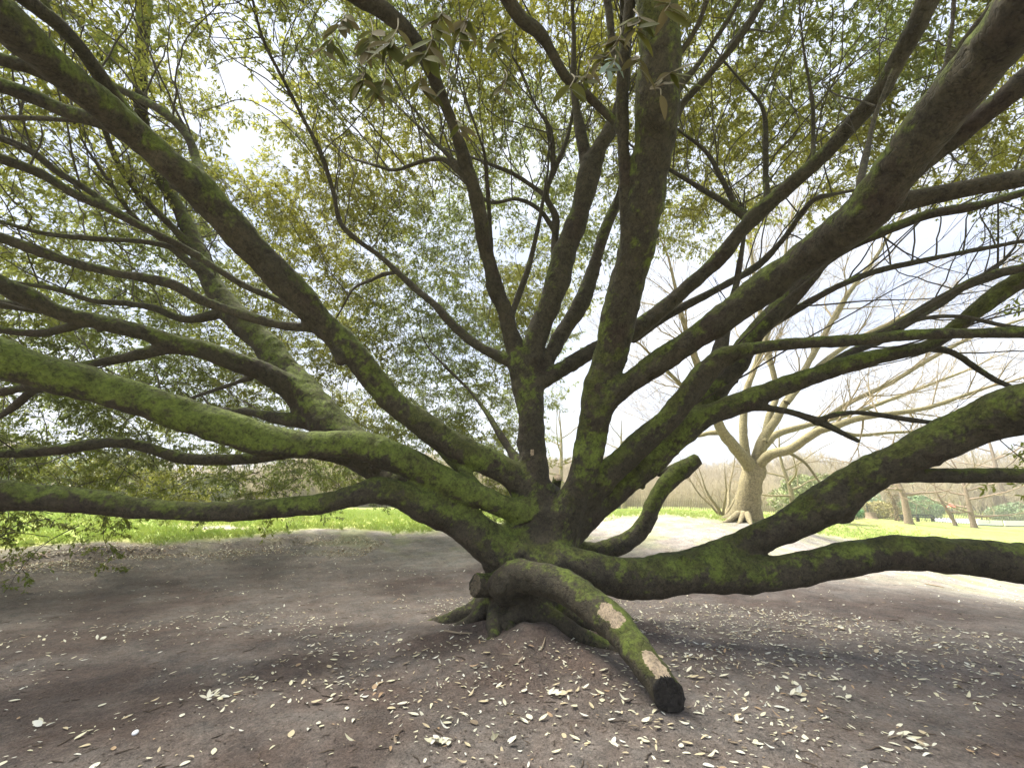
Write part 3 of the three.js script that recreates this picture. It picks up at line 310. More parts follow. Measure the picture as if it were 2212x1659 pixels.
// ---- one skin over trunk and limbs: distance field, surface nets, then a mesh for each limb
const CELL = 0.021, BLK = 8, skin = {};
{
  const bones = [], blocks = new Map(), S = CELL * BLK;
  branches.forEach((b, bi) => {
    if (!b.sdf) return; b.index = bi; const n = b.run.length;
    for (let i = 0; i + 1 < n; i++) {
      const [a, ra] = b.run[i], [c, rc] = b.run[i + 1], ba = c.clone().sub(a);
      const bone = { bi, ax: a.x, ay: a.y, az: a.z, bx: ba.x, by: ba.y, bz: ba.z, l2: Math.max(1e-9, ba.lengthSq()), ra: Math.max(ra, 0.0145), rb: Math.max(rc, 0.0145) }; bones.push(bone);
      const R = Math.max(ra, rc) * 1.3 + 0.11;
      const lo = [Math.min(a.x, c.x) - R, Math.min(a.y, c.y) - R, Math.min(a.z, c.z) - R].map((q) => Math.floor(q / S)), hi = [Math.max(a.x, c.x) + R, Math.max(a.y, c.y) + R, Math.max(a.z, c.z) + R].map((q) => Math.floor(q / S));
      for (let x = lo[0]; x <= hi[0]; x++) for (let y = lo[1]; y <= hi[1]; y++) for (let z = lo[2]; z <= hi[2]; z++) { const k = (x + 512) * 1048576 + (y + 512) * 1024 + (z + 512); let e = blocks.get(k); if (!e) blocks.set(k, e = []); e.push(bone); }
    }
    if (b.maxR > 0.085 && !b.root) {               // burrs and old branch collars
      const K = rng(bi * 77 + 5), many = Math.round(b.run.length / 9); for (let k = 0; k < many; k++) {
        const i = Math.floor((0.12 + 0.85 * K()) * (n - 1)), [p, r] = b.run[i], u = V(K() - 0.5, K() - 0.5, K() - 0.5).normalize(), kr = r * (0.24 + 0.22 * K()), q = p.clone().addScaledVector(u, r * (0.72 + 0.16 * K()));
        const bone = { bi, g: 1000 + bi * 40 + k, ax: q.x, ay: q.y, az: q.z, bx: u.x * kr * 0.4, by: u.y * kr * 0.4, bz: u.z * kr * 0.4, l2: kr * kr * 0.16, ra: kr, rb: kr * 0.6 }, W = kr * 1.4 + 0.12;
        const lo = [q.x - W, q.y - W, q.z - W].map((e) => Math.floor(e / S)), hi = [q.x + W, q.y + W, q.z + W].map((e) => Math.floor(e / S));
        for (let x = lo[0]; x <= hi[0]; x++) for (let y = lo[1]; y <= hi[1]; y++) for (let z = lo[2]; z <= hi[2]; z++) { const kk = (x + 512) * 1048576 + (y + 512) * 1024 + (z + 512); let e = blocks.get(kk); if (!e) blocks.set(kk, e = []); e.push(bone); }
      }
    }
    if (b.cut) { const e = b.run[n - 1][0], d = e.clone().sub(b.run[n - 3][0]).normalize(); if (b.key === 'log' || b.key === 'stub' || b.key === 'stub3') d.multiplyScalar(b.key === 'log' ? 0.75 : 1).add(camera.position.clone().sub(e).normalize().multiplyScalar(b.key === 'log' ? 0.8 : 0.45)).normalize(); b.plane = [d, e.dot(d)]; }
  });
  const list = [];                                // per branch: nearest distance and radius, filled per point
  function field(x, y, z, bs) {
    list.length = 0;
    for (let i = 0; i < bs.length; i++) {
      const b = bs[i], px = x - b.ax, py = y - b.ay, pz = z - b.az; let t = (px * b.bx + py * b.by + pz * b.bz) / b.l2; t = t < 0 ? 0 : t > 1 ? 1 : t;
      const qx = px - b.bx * t, qy = py - b.by * t, qz = pz - b.bz * t, r = b.ra + (b.rb - b.ra) * t, d = Math.sqrt(qx * qx + qy * qy + qz * qz) - r;
      let e = null; for (let k = 0; k < list.length; k++) if (list[k].g === (b.g ?? b.bi)) { e = list[k]; break; }
      if (!e) list.push({ bi: b.bi, g: b.g ?? b.bi, d, r }); else if (d < e.d) { e.d = d; e.r = r; }
    }
    let D = 1e9, R = 0, owner = -1, best = 1e9;
    for (const e of list) {
      const pl = branches[e.bi].plane; if (pl) { const q = x * pl[0].x + y * pl[0].y + z * pl[0].z - pl[1]; if (q > e.d) e.d = q; }
      if (e.d < best) { best = e.d; owner = e.bi; }
      if (D > 1e8) { D = e.d; R = e.r; continue; }
      const k = Math.min(0.085, Math.min(R, e.r) * 0.5) + 0.004, h = Math.max(k - Math.abs(D - e.d), 0) / k; if (e.d < D) R = e.r; D = Math.min(D, e.d) - h * h * k * 0.25;
    }
    if (Math.abs(D) < 0.12 && owner >= 0) {
      const w = Math.min(1, R / 0.12);
      D -= R * 0.15 * noise(x * 3.1, y * 3.1, z * 3.1) + R * 0.07 * noise(x * 7.3 + 4, y * 7.3, z * 7.3) + w * 0.008 * noise(x * 17, y * 17, z * 17) + w * 0.004 * noise(x * 37, y * 37, z * 37);
    }
    field.owner = owner; return D;
  }
  const vid = new Map(), pos = [], quads = [], N = BLK + 1, val = new Float32Array(N * N * N), gkey = (x, y, z) => ((x + 4096) * 8192 + (y + 4096)) * 8192 + (z + 4096);
  const cells = [];
  for (const [key, bs] of blocks) {
    const bx = Math.floor(key / 1048576) - 512, by = Math.floor((key % 1048576) / 1024) - 512, bz = key % 1024 - 512; let neg = false, posi = false, o = 0;
    const cx = (bx + 0.5) * S, cy = (by + 0.5) * S, cz = (bz + 0.5) * S, mid = field(cx, cy, cz, bs); if (Math.abs(mid) > S * 0.87 + 0.1) continue;
    for (let x = 0; x < N; x++) for (let y = 0; y < N; y++) for (let z = 0; z < N; z++) { const v = field((bx * BLK + x) * CELL, (by * BLK + y) * CELL, (bz * BLK + z) * CELL, bs); val[o++] = v; if (v < 0) neg = true; else posi = true; }
    if (!neg || !posi) continue;
    const at3 = (x, y, z) => val[(x * N + y) * N + z];
    for (let x = 0; x < BLK; x++) for (let y = 0; y < BLK; y++) for (let z = 0; z < BLK; z++) {
      let m = 0, sx = 0, sy = 0, sz = 0, c = 0; const v = [];
      for (let q = 0; q < 8; q++) { const f = at3(x + (q & 1), y + ((q >> 1) & 1), z + (q >> 2)); v.push(f); if (f < 0) m++; }
      if (m === 0 || m === 8) continue;
      for (let q = 0; q < 8; q++) for (const bit of [1, 2, 4]) if (!(q & bit)) { const p = q | bit; if ((v[q] < 0) !== (v[p] < 0)) { const t = v[q] / (v[q] - v[p]); sx += (q & 1) + (bit === 1 ? t : 0); sy += ((q >> 1) & 1) + (bit === 2 ? t : 0); sz += (q >> 2) + (bit === 4 ? t : 0); c++; } }
      const X = bx * BLK + x, Y = by * BLK + y, Z = bz * BLK + z; vid.set(gkey(X, Y, Z), pos.length / 3); pos.push((X + sx / c) * CELL, (Y + sy / c) * CELL, (Z + sz / c) * CELL);
      cells.push([X, Y, Z, v[0] < 0, v[1] < 0, v[2] < 0, v[4] < 0]);
    }
  }
  const tri = [];
  for (const [X, Y, Z, s0, sx, sy, sz] of cells) {
    const g = (a, b, c) => vid.get(gkey(X - a, Y - b, Z - c));
    const quad = (a, b, c, d, flip) => { if (a === undefined || b === undefined || c === undefined || d === undefined) return; if (flip) tri.push(a, c, b, a, d, c); else tri.push(a, b, c, a, c, d); };
    if (s0 !== sx) quad(g(0, 0, 0), g(0, 1, 0), g(0, 1, 1), g(0, 0, 1), sx);
    if (s0 !== sy) quad(g(0, 0, 0), g(0, 0, 1), g(1, 0, 1), g(1, 0, 0), sy);
    if (s0 !== sz) quad(g(0, 0, 0), g(1, 0, 0), g(1, 1, 0), g(0, 1, 0), sz);
  }
  const whole = new THREE.BufferGeometry(); whole.setAttribute('position', new THREE.Float32BufferAttribute(pos, 3)); whole.setIndex(tri); whole.computeVertexNormals();
  const nor = whole.attributes.normal.array;
  { // make sure the skin faces outwards
    let s = 0; const r = byKey.F.run[12][0]; for (let i = 0; i < pos.length; i += 3) { const dx = pos[i] - r.x, dy = pos[i + 1] - r.y, dz = pos[i + 2] - r.z; if (Math.abs(dy) < 0.1 && Math.hypot(dx, dz) < 0.35) s += dx * nor[i] + dz * nor[i + 2]; }
    if (s < 0) { for (let i = 0; i < tri.length; i += 3) { const t = tri[i + 1]; tri[i + 1] = tri[i + 2]; tri[i + 2] = t; } for (let i = 0; i < nor.length; i++) nor[i] = -nor[i]; }
  }
  const vcol = new Float32Array(pos.length), groups = {};
  const moss = new Float32Array(pos.length / 3);
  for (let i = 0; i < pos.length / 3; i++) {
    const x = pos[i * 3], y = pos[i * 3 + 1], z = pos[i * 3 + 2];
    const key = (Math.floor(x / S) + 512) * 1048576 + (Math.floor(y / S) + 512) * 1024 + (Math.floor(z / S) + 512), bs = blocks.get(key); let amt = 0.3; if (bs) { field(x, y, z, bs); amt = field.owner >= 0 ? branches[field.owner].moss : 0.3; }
    const n = fbm(x * 1.7, y * 1.7, z * 1.7, 3), f = fbm(x * 11, y * 11, z * 11, 3), g = fbm(x * 43, y * 43, z * 43, 2), mossAndShade = 0.7 * nor[i * 3 + 1];          // moss on tops; this facing bias also puts underside shade into the colour
    const m = sstep(-0.06, 0.22, n * 0.75 + f * 0.6 + g * 0.35 + (amt - 0.5) * 1.0 + mossAndShade), w = 0.5 + 0.5 * fbm(x * 4 + 20, y * 4, z * 4, 3);
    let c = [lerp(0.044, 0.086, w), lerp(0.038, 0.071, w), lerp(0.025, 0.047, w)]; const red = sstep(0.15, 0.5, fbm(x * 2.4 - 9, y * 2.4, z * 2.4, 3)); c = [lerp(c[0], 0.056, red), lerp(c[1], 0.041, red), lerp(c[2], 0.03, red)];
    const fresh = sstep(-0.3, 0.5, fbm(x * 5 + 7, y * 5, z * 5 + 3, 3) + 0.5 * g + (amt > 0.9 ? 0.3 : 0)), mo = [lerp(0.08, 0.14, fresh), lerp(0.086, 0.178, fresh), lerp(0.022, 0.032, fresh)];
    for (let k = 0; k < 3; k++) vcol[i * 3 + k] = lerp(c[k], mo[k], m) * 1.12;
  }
  const put = (name, i, axis) => {
    const g = groups[name] ??= { map: new Map(), p: [], n: [], c: [], u: [], t: [] }, k = i * 3 + axis; let v = g.map.get(k);
    if (v === undefined) { v = g.p.length / 3; g.map.set(k, v); const x = pos[i * 3], y = pos[i * 3 + 1], z = pos[i * 3 + 2]; g.p.push(x, y, z); g.n.push(nor[i * 3], nor[i * 3 + 1], nor[i * 3 + 2]); g.c.push(vcol[i * 3], vcol[i * 3 + 1], vcol[i * 3 + 2]); g.u.push(...(axis === 0 ? [z, y] : axis === 1 ? [x, z] : [x, y])); }
    g.t.push(v);
  };
  const owner = new Int16Array(tri.length / 3).fill(-1);
  for (let i = 0; i < tri.length; i += 3) { const q = [0, 1, 2].map((k) => (pos[tri[i] * 3 + k] + pos[tri[i + 1] * 3 + k] + pos[tri[i + 2] * 3 + k]) / 3), bs = blocks.get((Math.floor(q[0] / S) + 512) * 1048576 + (Math.floor(q[1] / S) + 512) * 1024 + (Math.floor(q[2] / S) + 512)); if (bs) { field(q[0], q[1], q[2], bs); owner[i / 3] = field.owner; } }
  for (let pass = 0; pass < 3; pass++) {           // no stray islands: small ones join the limb they touch
    const up = new Map(), find = (k) => { let r = k; while (up.get(r) !== r) r = up.get(r); while (up.get(k) !== r) { const n = up.get(k); up.set(k, r); k = n; } return r; };
    const id = (v, o) => { const k = v * 256 + o + 1; if (!up.has(k)) up.set(k, k); return k; };
    for (let i = 0; i < owner.length; i++) { const a = find(id(tri[i * 3], owner[i])); for (const j of [1, 2]) { const b = find(id(tri[i * 3 + j], owner[i])); if (a !== b) up.set(b, find(a)); } }
    const size = new Map(), big = new Map(), root = new Int32Array(owner.length);
    const roots = new Map(); for (let i = 0; i < owner.length; i++) { const r = find(id(tri[i * 3], owner[i])); if (!roots.has(r)) roots.set(r, roots.size); root[i] = roots.get(r); size.set(root[i], (size.get(root[i]) ?? 0) + 1); }
    for (let i = 0; i < owner.length; i++) { const b = big.get(owner[i]); if (b === undefined || size.get(root[i]) > size.get(b)) big.set(owner[i], root[i]); }
    const near = new Map(); for (let i = 0; i < owner.length; i++) if (big.get(owner[i]) === root[i]) for (let j = 0; j < 3; j++) near.set(tri[i * 3 + j], owner[i]);
    const join = new Map(); for (let i = 0; i < owner.length; i++) if (big.get(owner[i]) !== root[i]) for (let j = 0; j < 3; j++) if (near.has(tri[i * 3 + j])) join.set(root[i], near.get(tri[i * 3 + j]));
    let moved = 0; for (let i = 0; i < owner.length; i++) if (join.has(root[i])) { owner[i] = join.get(root[i]); moved++; } if (!moved) break;
  }
  for (let i = 0; i < tri.length; i += 3) {
    const a = tri[i], b = tri[i + 1], c = tri[i + 2], x = (pos[a * 3] + pos[b * 3] + pos[c * 3]) / 3, y = (pos[a * 3 + 1] + pos[b * 3 + 1] + pos[c * 3 + 1]) / 3, z = (pos[a * 3 + 2] + pos[b * 3 + 2] + pos[c * 3 + 2]) / 3;
    const key = (Math.floor(x / S) + 512) * 1048576 + (Math.floor(y / S) + 512) * 1024 + (Math.floor(z / S) + 512), bs = blocks.get(key); if (!bs) continue; const br = branches[owner[i / 3]]; if (!br) continue;
    
    const nx = Math.abs(nor[a * 3] + nor[b * 3] + nor[c * 3]), ny = Math.abs(nor[a * 3 + 1] + nor[b * 3 + 1] + nor[c * 3 + 1]), nz = Math.abs(nor[a * 3 + 2] + nor[b * 3 + 2] + nor[c * 3 + 2]), axis = nx > ny && nx > nz ? 0 : ny > nz ? 1 : 2;
    let name = br.key;
    if (br.plane && x * br.plane[0].x + y * br.plane[0].y + z * br.plane[0].z - br.plane[1] > -0.013) name = br.key + '#cut_face';
    else for (const [k, p, q, r, kind] of scars) if (k === br.key) { const tag3 = scars.findIndex((e) => e[1] === p); const d = q.clone().sub(p), w = V(x, y, z).sub(p), t = clamp(w.dot(d) / Math.max(1e-6, d.lengthSq())); w.addScaledVector(d, -t); if (w.length() < r * (1 + 0.35 * noise(x * 20, y * 20, z * 20))) name = br.key + '#' + kind + '#' + tag3; }
    put(name, a, axis); put(name, b, axis); put(name, c, axis);
  }
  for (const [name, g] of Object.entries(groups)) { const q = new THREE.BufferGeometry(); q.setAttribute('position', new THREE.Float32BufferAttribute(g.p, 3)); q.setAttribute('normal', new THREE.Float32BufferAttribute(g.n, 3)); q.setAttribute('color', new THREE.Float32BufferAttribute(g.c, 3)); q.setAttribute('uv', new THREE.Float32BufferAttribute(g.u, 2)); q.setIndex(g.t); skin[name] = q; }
  console.log('skin triangles', tri.length / 3, 'parts', Object.keys(groups).length);
}
const M = {
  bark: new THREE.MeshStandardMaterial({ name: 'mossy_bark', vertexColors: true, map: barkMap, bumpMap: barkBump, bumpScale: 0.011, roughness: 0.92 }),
  twig: new THREE.MeshStandardMaterial({ name: 'twig_bark', color: rgb(0.085, 0.072, 0.052), map: barkMap, roughness: 0.95 }),
  scar: new THREE.MeshStandardMaterial({ name: 'bare_wood', color: rgb(0.5, 0.39, 0.28), map: barkMap, bumpMap: barkBump, bumpScale: 0.006, roughness: 0.85 }),
  rot: new THREE.MeshStandardMaterial({ name: 'blackened_wood', color: rgb(0.03, 0.026, 0.023), map: barkMap, bumpMap: barkBump, bumpScale: 0.02, roughness: 0.9 }),
  oldcut: new THREE.MeshStandardMaterial({ name: 'old_cut_wood', color: rgb(0.2, 0.16, 0.11), map: barkMap, bumpMap: barkBump, bumpScale: 0.012, roughness: 0.9 }),
};
const tree = thing('evergreen_tree', 'huge old evergreen tree with many mossy limbs spreading low over bare soil', 'tree', V(0.2, 0, -5.7));
const inTree = (g) => g.translate(-0.2, 0, 5.7);
const limbMesh = {};
{
  const place = {};
  const order = [...branches].sort((a, b) => (a.name === 'branch') - (b.name === 'branch'));
  for (const b of order) {
    let geo = skin[b.key], mat = M.bark;
    if (!b.sdf) { geo = tube(b.run.map((q) => q[0]), b.run.map((q) => q[1]), 7, 0.25); mat = M.twig; }
    if (!geo) continue;
    let parent = tree; if (b.name === 'branch' && limbMesh[b.parent]) parent = limbMesh[b.parent];
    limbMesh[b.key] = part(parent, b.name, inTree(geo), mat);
  }
  for (const [k, geo] of Object.entries(skin)) {
    const [key, kind] = k.split('#'); if (!kind) continue; const b = byKey[key], host = b.name === 'branch' ? limbMesh[b.parent] : limbMesh[key];
    part(host, kind, inTree(geo), kind === 'cut_face' ? (key === 'log' ? M.rot : key === 'stub3' ? M.scar : M.oldcut) : M.scar);  // the small upright stub is paler: sunlight put into its cut face colour
  }
  tag(limbMesh.log, 'sawn-off mossy limb arching down to the soil, black at its end'); tag(limbMesh.O, 'curved upright limb stump behind the trunk'); tag(limbMesh.C, 'brightest mossy limb');
}

// ---------------------------------------------------------------- leaves
function leafShape(L, W, fold, curl, seg = 2) {     // base at 0, tip along +x, midrib folded
  const pos = [], idx = [], xs = seg === 2 ? [0, 0.3, 0.68, 1] : [0, 0.14, 0.32, 0.52, 0.74, 0.9, 1], ws = seg === 2 ? [0, 1, 0.8, 0] : [0, 0.62, 0.95, 1, 0.72, 0.34, 0];
  xs.forEach((t, i) => { const y = -curl * L * t * t, w = ws[i] * W / 2, x = t * L; if (i === 0 || i === xs.length - 1) pos.push(x, y, 0); else pos.push(x, y + fold * w, -w, x, y, 0, x, y + fold * w, w); });
  const n = xs.length - 2, tip = 1 + n * 3; idx.push(0, 2, 1, 0, 3, 2);
  for (let i = 0; i + 1 < n; i++) { const a = 1 + i * 3, b = a + 3; idx.push(a, a + 1, b + 1, a, b + 1, b, a + 1, a + 2, b + 2, a + 1, b + 2, b + 1); }
  const e = 1 + (n - 1) * 3; idx.push(e, e + 1, tip, e + 1, e + 2, tip);
  const g = new THREE.BufferGeometry(); g.setAttribute('position', new THREE.Float32BufferAttribute(pos, 3)); g.setIndex(idx); g.computeVertexNormals(); return g;
}
const leafBase = [leafShape(1, 0.34, 0.35, 0.12), leafShape(1, 0.4, 0.25, -0.06), leafShape(1, 0.3, 0.5, 0.25)];
M.leaf = new THREE.MeshPhysicalMaterial({ name: 'evergreen_leaf', color: rgb(1, 1, 1), transmission: 0.58, thickness: 0, roughness: 0.8, specularIntensity: 0.35, side: THREE.DoubleSide });
M.litter = new THREE.MeshStandardMaterial({ name: 'dry_leaf', color: rgb(1, 1, 1), roughness: 0.65, side: THREE.DoubleSide });
const UP = V(0, 1, 0), X1 = V(1, 0, 0);
function frame(dir, up, s, p) { const x = dir.clone().normalize(), z = x.clone().cross(up).normalize(), y = z.clone().cross(x); return new THREE.Matrix4().makeBasis(x, y, z).scale(V(s, s, s)).setPosition(p); }
// a leafy bough about 1.3 m long along +x, drooping a little: [wood, leaves]
function bough(seed, len) {
  const R = rng(seed), wood = [], leaves = [], rs = (a) => (R() * 2 - 1) * a;
  const stem = []; let p = V(0, 0, 0), d = V(1, 0.15, rs(0.1)).normalize();
  for (let i = 0; i <= 9; i++) { stem.push(p.clone()); p.addScaledVector(d, len / 9); d.add(V(0, -0.05 + rs(0.13), rs(0.2))).normalize(); }
  wood.push(tube(stem, stem.map((_, i) => 0.0075 * (1 - i / 11)), 5));
  const addLeaf = (q, dir) => {
    const L = 0.048 + 0.046 * R(), g = leafBase[Math.floor(R() * 3)].clone(); const up = V(rs(0.8), 1, rs(0.8)).normalize(); g.applyMatrix4(frame(dir, up, L, q)); leaves.push(g);
  };
  const twig = (base, dir, tl, r, depth) => {
    const pts = []; let q = base.clone(), e = dir.clone().normalize(); const n = 5;
    for (let i = 0; i <= n; i++) { pts.push(q.clone()); q.addScaledVector(e, tl / n); e.add(V(rs(0.2), rs(0.2) - 0.05, rs(0.2))).normalize(); }
    wood.push(tube(pts, pts.map((_, i) => r * (1 - 0.7 * i / n)), 3));
    for (let i = depth ? 1 : 2; i <= n; i++) for (let k = 0; k < (i === n ? 5 : depth ? 1 : 2); k++) { const a = R() * 6.28, side = V(Math.cos(a), Math.sin(a) * 0.7, rs(1)).normalize(); addLeaf(pts[i].clone().addScaledVector(e, rs(0.02)), e.clone().multiplyScalar(0.65).add(side).add(V(0, -0.25, 0))); }
    if (!depth) for (let i = 2; i < n; i += 1) twig(pts[i], e.clone().add(V(rs(1), rs(0.6), rs(1.2))), tl * (0.35 + 0.3 * R()), r * 0.6, 1);
  };
  for (let i = 2; i <= 9; i++) { const f = stem[i].clone().sub(stem[i - 1]).normalize(), sd = i % 2 ? 1 : -1; twig(stem[i], f.clone().multiplyScalar(0.8).add(V(0, rs(0.5), sd * (0.5 + 0.5 * R()))), (i === 9 ? 0.3 : 0.62 * (1 - i / 16)) * (0.7 + 0.5 * R()), 0.0036, 0); }
  const strip = (g) => { g.deleteAttribute('uv'); return g; };
  return [mergeGeometries(wood.map(strip)), mergeGeometries(leaves.map((g) => g)), leaves.length];
}
// where the crown is thick or thin, as measured on the photograph: [x, y, spread, weight]
const DENS = [[300, 40, 220, 0.4], [1100, 20, 300, 0.4], [1800, 60, 260, 0.5], [540, 200, 80, -1.2], [545, 330, 70, -1.0], [640, 470, 80, -0.4], [1100, 560, 70, -0.7], [1180, 440, 80, -0.45], [900, 250, 60, -0.5], [690, 60, 70, -0.7], [1000, 470, 60, -0.3], [1200, 250, 60, -0.5], [1750, 130, 80, 0.5],
  [1660, 300, 150, 0.7], [1900, 270, 150, 0.6], [2100, 400, 100, 0.5], [1850, 720, 150, -2.5], [1650, 800, 140, -2.5], [2000, 850, 200, -2.5], [1500, 720, 90, -1.4], [1450, 850, 120, -2.0], [1400, 1000, 130, -2.2], [1700, 1000, 220, -3], [2100, 1080, 200, -3], [1900, 640, 90, -1.4],
  [1300, 950, 70, -0.9], [1050, 1010, 70, -0.5], [300, 100, 150, 0.5], [420, 260, 110, 0.5], [120, 350, 140, 0.3], [750, 650, 90, 0.5], [850, 720, 90, 0.6], [700, 780, 80, 0.4], [880, 880, 90, 0.3], [320, 860, 110, 0.2], [600, 1000, 130, 0.5], [250, 980, 180, 0.35], [450, 900, 160, 0.2], [300, 700, 160, 0.3], [100, 1000, 90, 0.5], [100, 900, 60, -0.7], [640, 740, 40, -0.7], [1600, 60, 150, 0.5], [1250, 60, 120, 0.5], [850, 130, 120, 0.4], [2190, 560, 60, 0.9], [2180, 310, 90, 0.4], [2190, 960, 50, 2.6], [110, 1110, 60, 2.4], [240, 1120, 50, 1.6]];
function density(p) {
  const [x, y, d] = seen(p); if (d < 1) return 0.35; if (x < -350 || x > 2560 || y < -500 || y > 1900) return 0.4;
  if (x > 150 && x < 1000 && y > 1090) return -1; let w = 0.86; for (const [a, b, s, k] of DENS) w += k * Math.exp(-((x - a) ** 2 + (y - b) ** 2) / (2 * s * s)); return w;
}
{
  const R = rng(77), variants = [1, 2, 3, 4, 5, 6, 7, 8].map((k) => bough(k * 131, 1.25 + 0.07 * k)), mats = variants.map(() => []), cols = variants.map(() => []), links = [];
  const skel = []; for (const b of branches) if (!b.root) for (let i = 3; i < b.run.length; i += 3) skel.push([b.run[i][0], b.run[i][1], b.maxR > 0.14 ? 0.6 : 0]);
  const C = V(0.2, 0.4, -5.8); let count = 0, tries = 0; const set = [];
  for (const inView of [true, false]) for (let made = 0, guard = 0; made < (inView ? 2250 : 620) && guard < 60000; guard++) {  // unseen boughs complete the crown; their number is set for the shade below
    tries++;
    const u = R() * 2 * Math.PI, v = -0.05 + 1.05 * R(), cv = Math.sqrt(Math.max(0, 1 - v * v)), f = 0.74 + 0.3 * Math.sqrt(R()), dir = V(Math.cos(u) * cv, v, Math.sin(u) * cv);
    const p = C.clone().add(V(dir.x * 10.2 * f, dir.y * 9 * f, dir.z * 9.4 * f)); if (p.y < terrain(p.x, p.z) + 0.55) continue;
    const [sx, sy, sd] = seen(p), vis = sd > 1 && sx > -120 && sx < 2330 && sy > -150; if (vis !== inView) continue;
    const n = noise(p.x * 0.42, p.y * 0.42, p.z * 0.42) * 0.3 + noise(p.x * 1.1, p.y * 1.1, p.z * 1.1) * 0.25;
    let crowd = false; for (const q of set) if (q.distanceToSquared(p) < 0.11) { crowd = true; break; } if (crowd) continue;
    if (R() > (density(p) + n) * (inView ? Math.min(1.5, (sd / 9) ** 1.5) : 1)) continue;
    if (p.distanceTo(camera.position) < 3.6) continue;
    if (p.z > -1.5 && p.y < (p.z > 3 ? 1.9 : 3.2)) continue;
    made++; set.push(p);
    // the branch that carries it
    let best = null, bd = 1e9; for (const s of skel) { const d = s[0].distanceTo(p) + 0.6 * s[0].distanceTo(C) + 0.8 * s[2]; if (d < bd) { bd = d; best = s; } }
    const out = p.clone().sub(C).normalize().add(V((R() - 0.5) * 1.3, (R() - 0.42) * 0.9, (R() - 0.5) * 1.3)).normalize(), vi = Math.floor(R() * variants.length), s = 0.75 + 0.5 * R();
    mats[vi].push(frame(out, V((R() - 0.5) * 0.9, 1, (R() - 0.5) * 0.9), s, p)); const k = 0.7 + 0.65 * R(), y = clamp(0.5 + 0.9 * noise(p.x * 0.5, p.y * 0.5, p.z * 0.5) + 0.4 * (R() - 0.5));
    cols[vi].push(rgb(lerp(0.22, 0.33, y) * k, lerp(0.262, 0.325, y) * k, lerp(0.072, 0.052, y) * k)); count++;
    const gap = best[0].distanceTo(p); if (gap < 2.3 && links.length < 240 && gap > 0.15) { best[2]++; const a = best[0], m = a.clone().lerp(p, 0.5).add(V((R() - 0.5) * 0.5 * gap, (R() - 0.3) * 0.35 * gap, (R() - 0.5) * 0.5 * gap)), run = smooth([[a, 0.011], [m, 0.0075], [p, 0.0055]], 0.16); links.push(tube(run.map((q) => q[0].addScaledVector(V(noise(q[0].x * 5, q[0].y * 5, 1), noise(q[0].y * 5, q[0].z * 5, 2), noise(q[0].z * 5, q[0].x * 5, 3)), 0.03)), run.map((q) => q[1]), 5)); }
  }
  console.log('boughs', count, 'tries', tries, 'leaves each', variants.map((v) => v[2]).join());
  for (const [x, y, d] of [[40, 1095, 7.5], [110, 1120, 7], [170, 1135, 7.2], [235, 1105, 7.6], [30, 1150, 6.6], [300, 1085, 8.2], [90, 1060, 7.8], [200, 1040, 8], [330, 1020, 8.6], [450, 1030, 9], [560, 1020, 9.2], [640, 1035, 9.5], [60, 980, 7.6], [150, 930, 7.8], [280, 900, 8], [2190, 960, 6], [2150, 940, 6.4], [2215, 925, 6], [2200, 985, 6.2], [2180, 560, 6], [2200, 600, 6], [2140, 580, 6.4]]) {   // low sprays hanging at the rim of the crown
    const p = at(x, y, d), vi = Math.floor(R() * 8), y2 = R(), k = 0.8 + 0.4 * R(), out = p.clone().sub(C).setY(0).normalize().add(V((R() - 0.5) * 1.2, -0.25 - 0.3 * R(), (R() - 0.5) * 1.2)).normalize();
    mats[vi].push(frame(out, V(0, 1, 0.1), 0.8 + 0.3 * R(), p)); cols[vi].push(rgb(lerp(0.2, 0.3, y2) * k, lerp(0.25, 0.33, y2) * k, 0.055 * k));
  }
  const base = new THREE.Matrix4().makeTranslation(-0.2, 0, 5.7);
  variants.forEach(([wood, leaf], i) => { const mm = mats[i].map((m) => base.clone().multiply(m)); stuff(tree, 'foliage', leaf, M.leaf, mm, cols[i]); stuff(tree, 'twigs', wood, M.twig, mm); });
  part(tree, 'twigs', inTree(mergeGeometries(links)), M.twig, 'stuff');
}
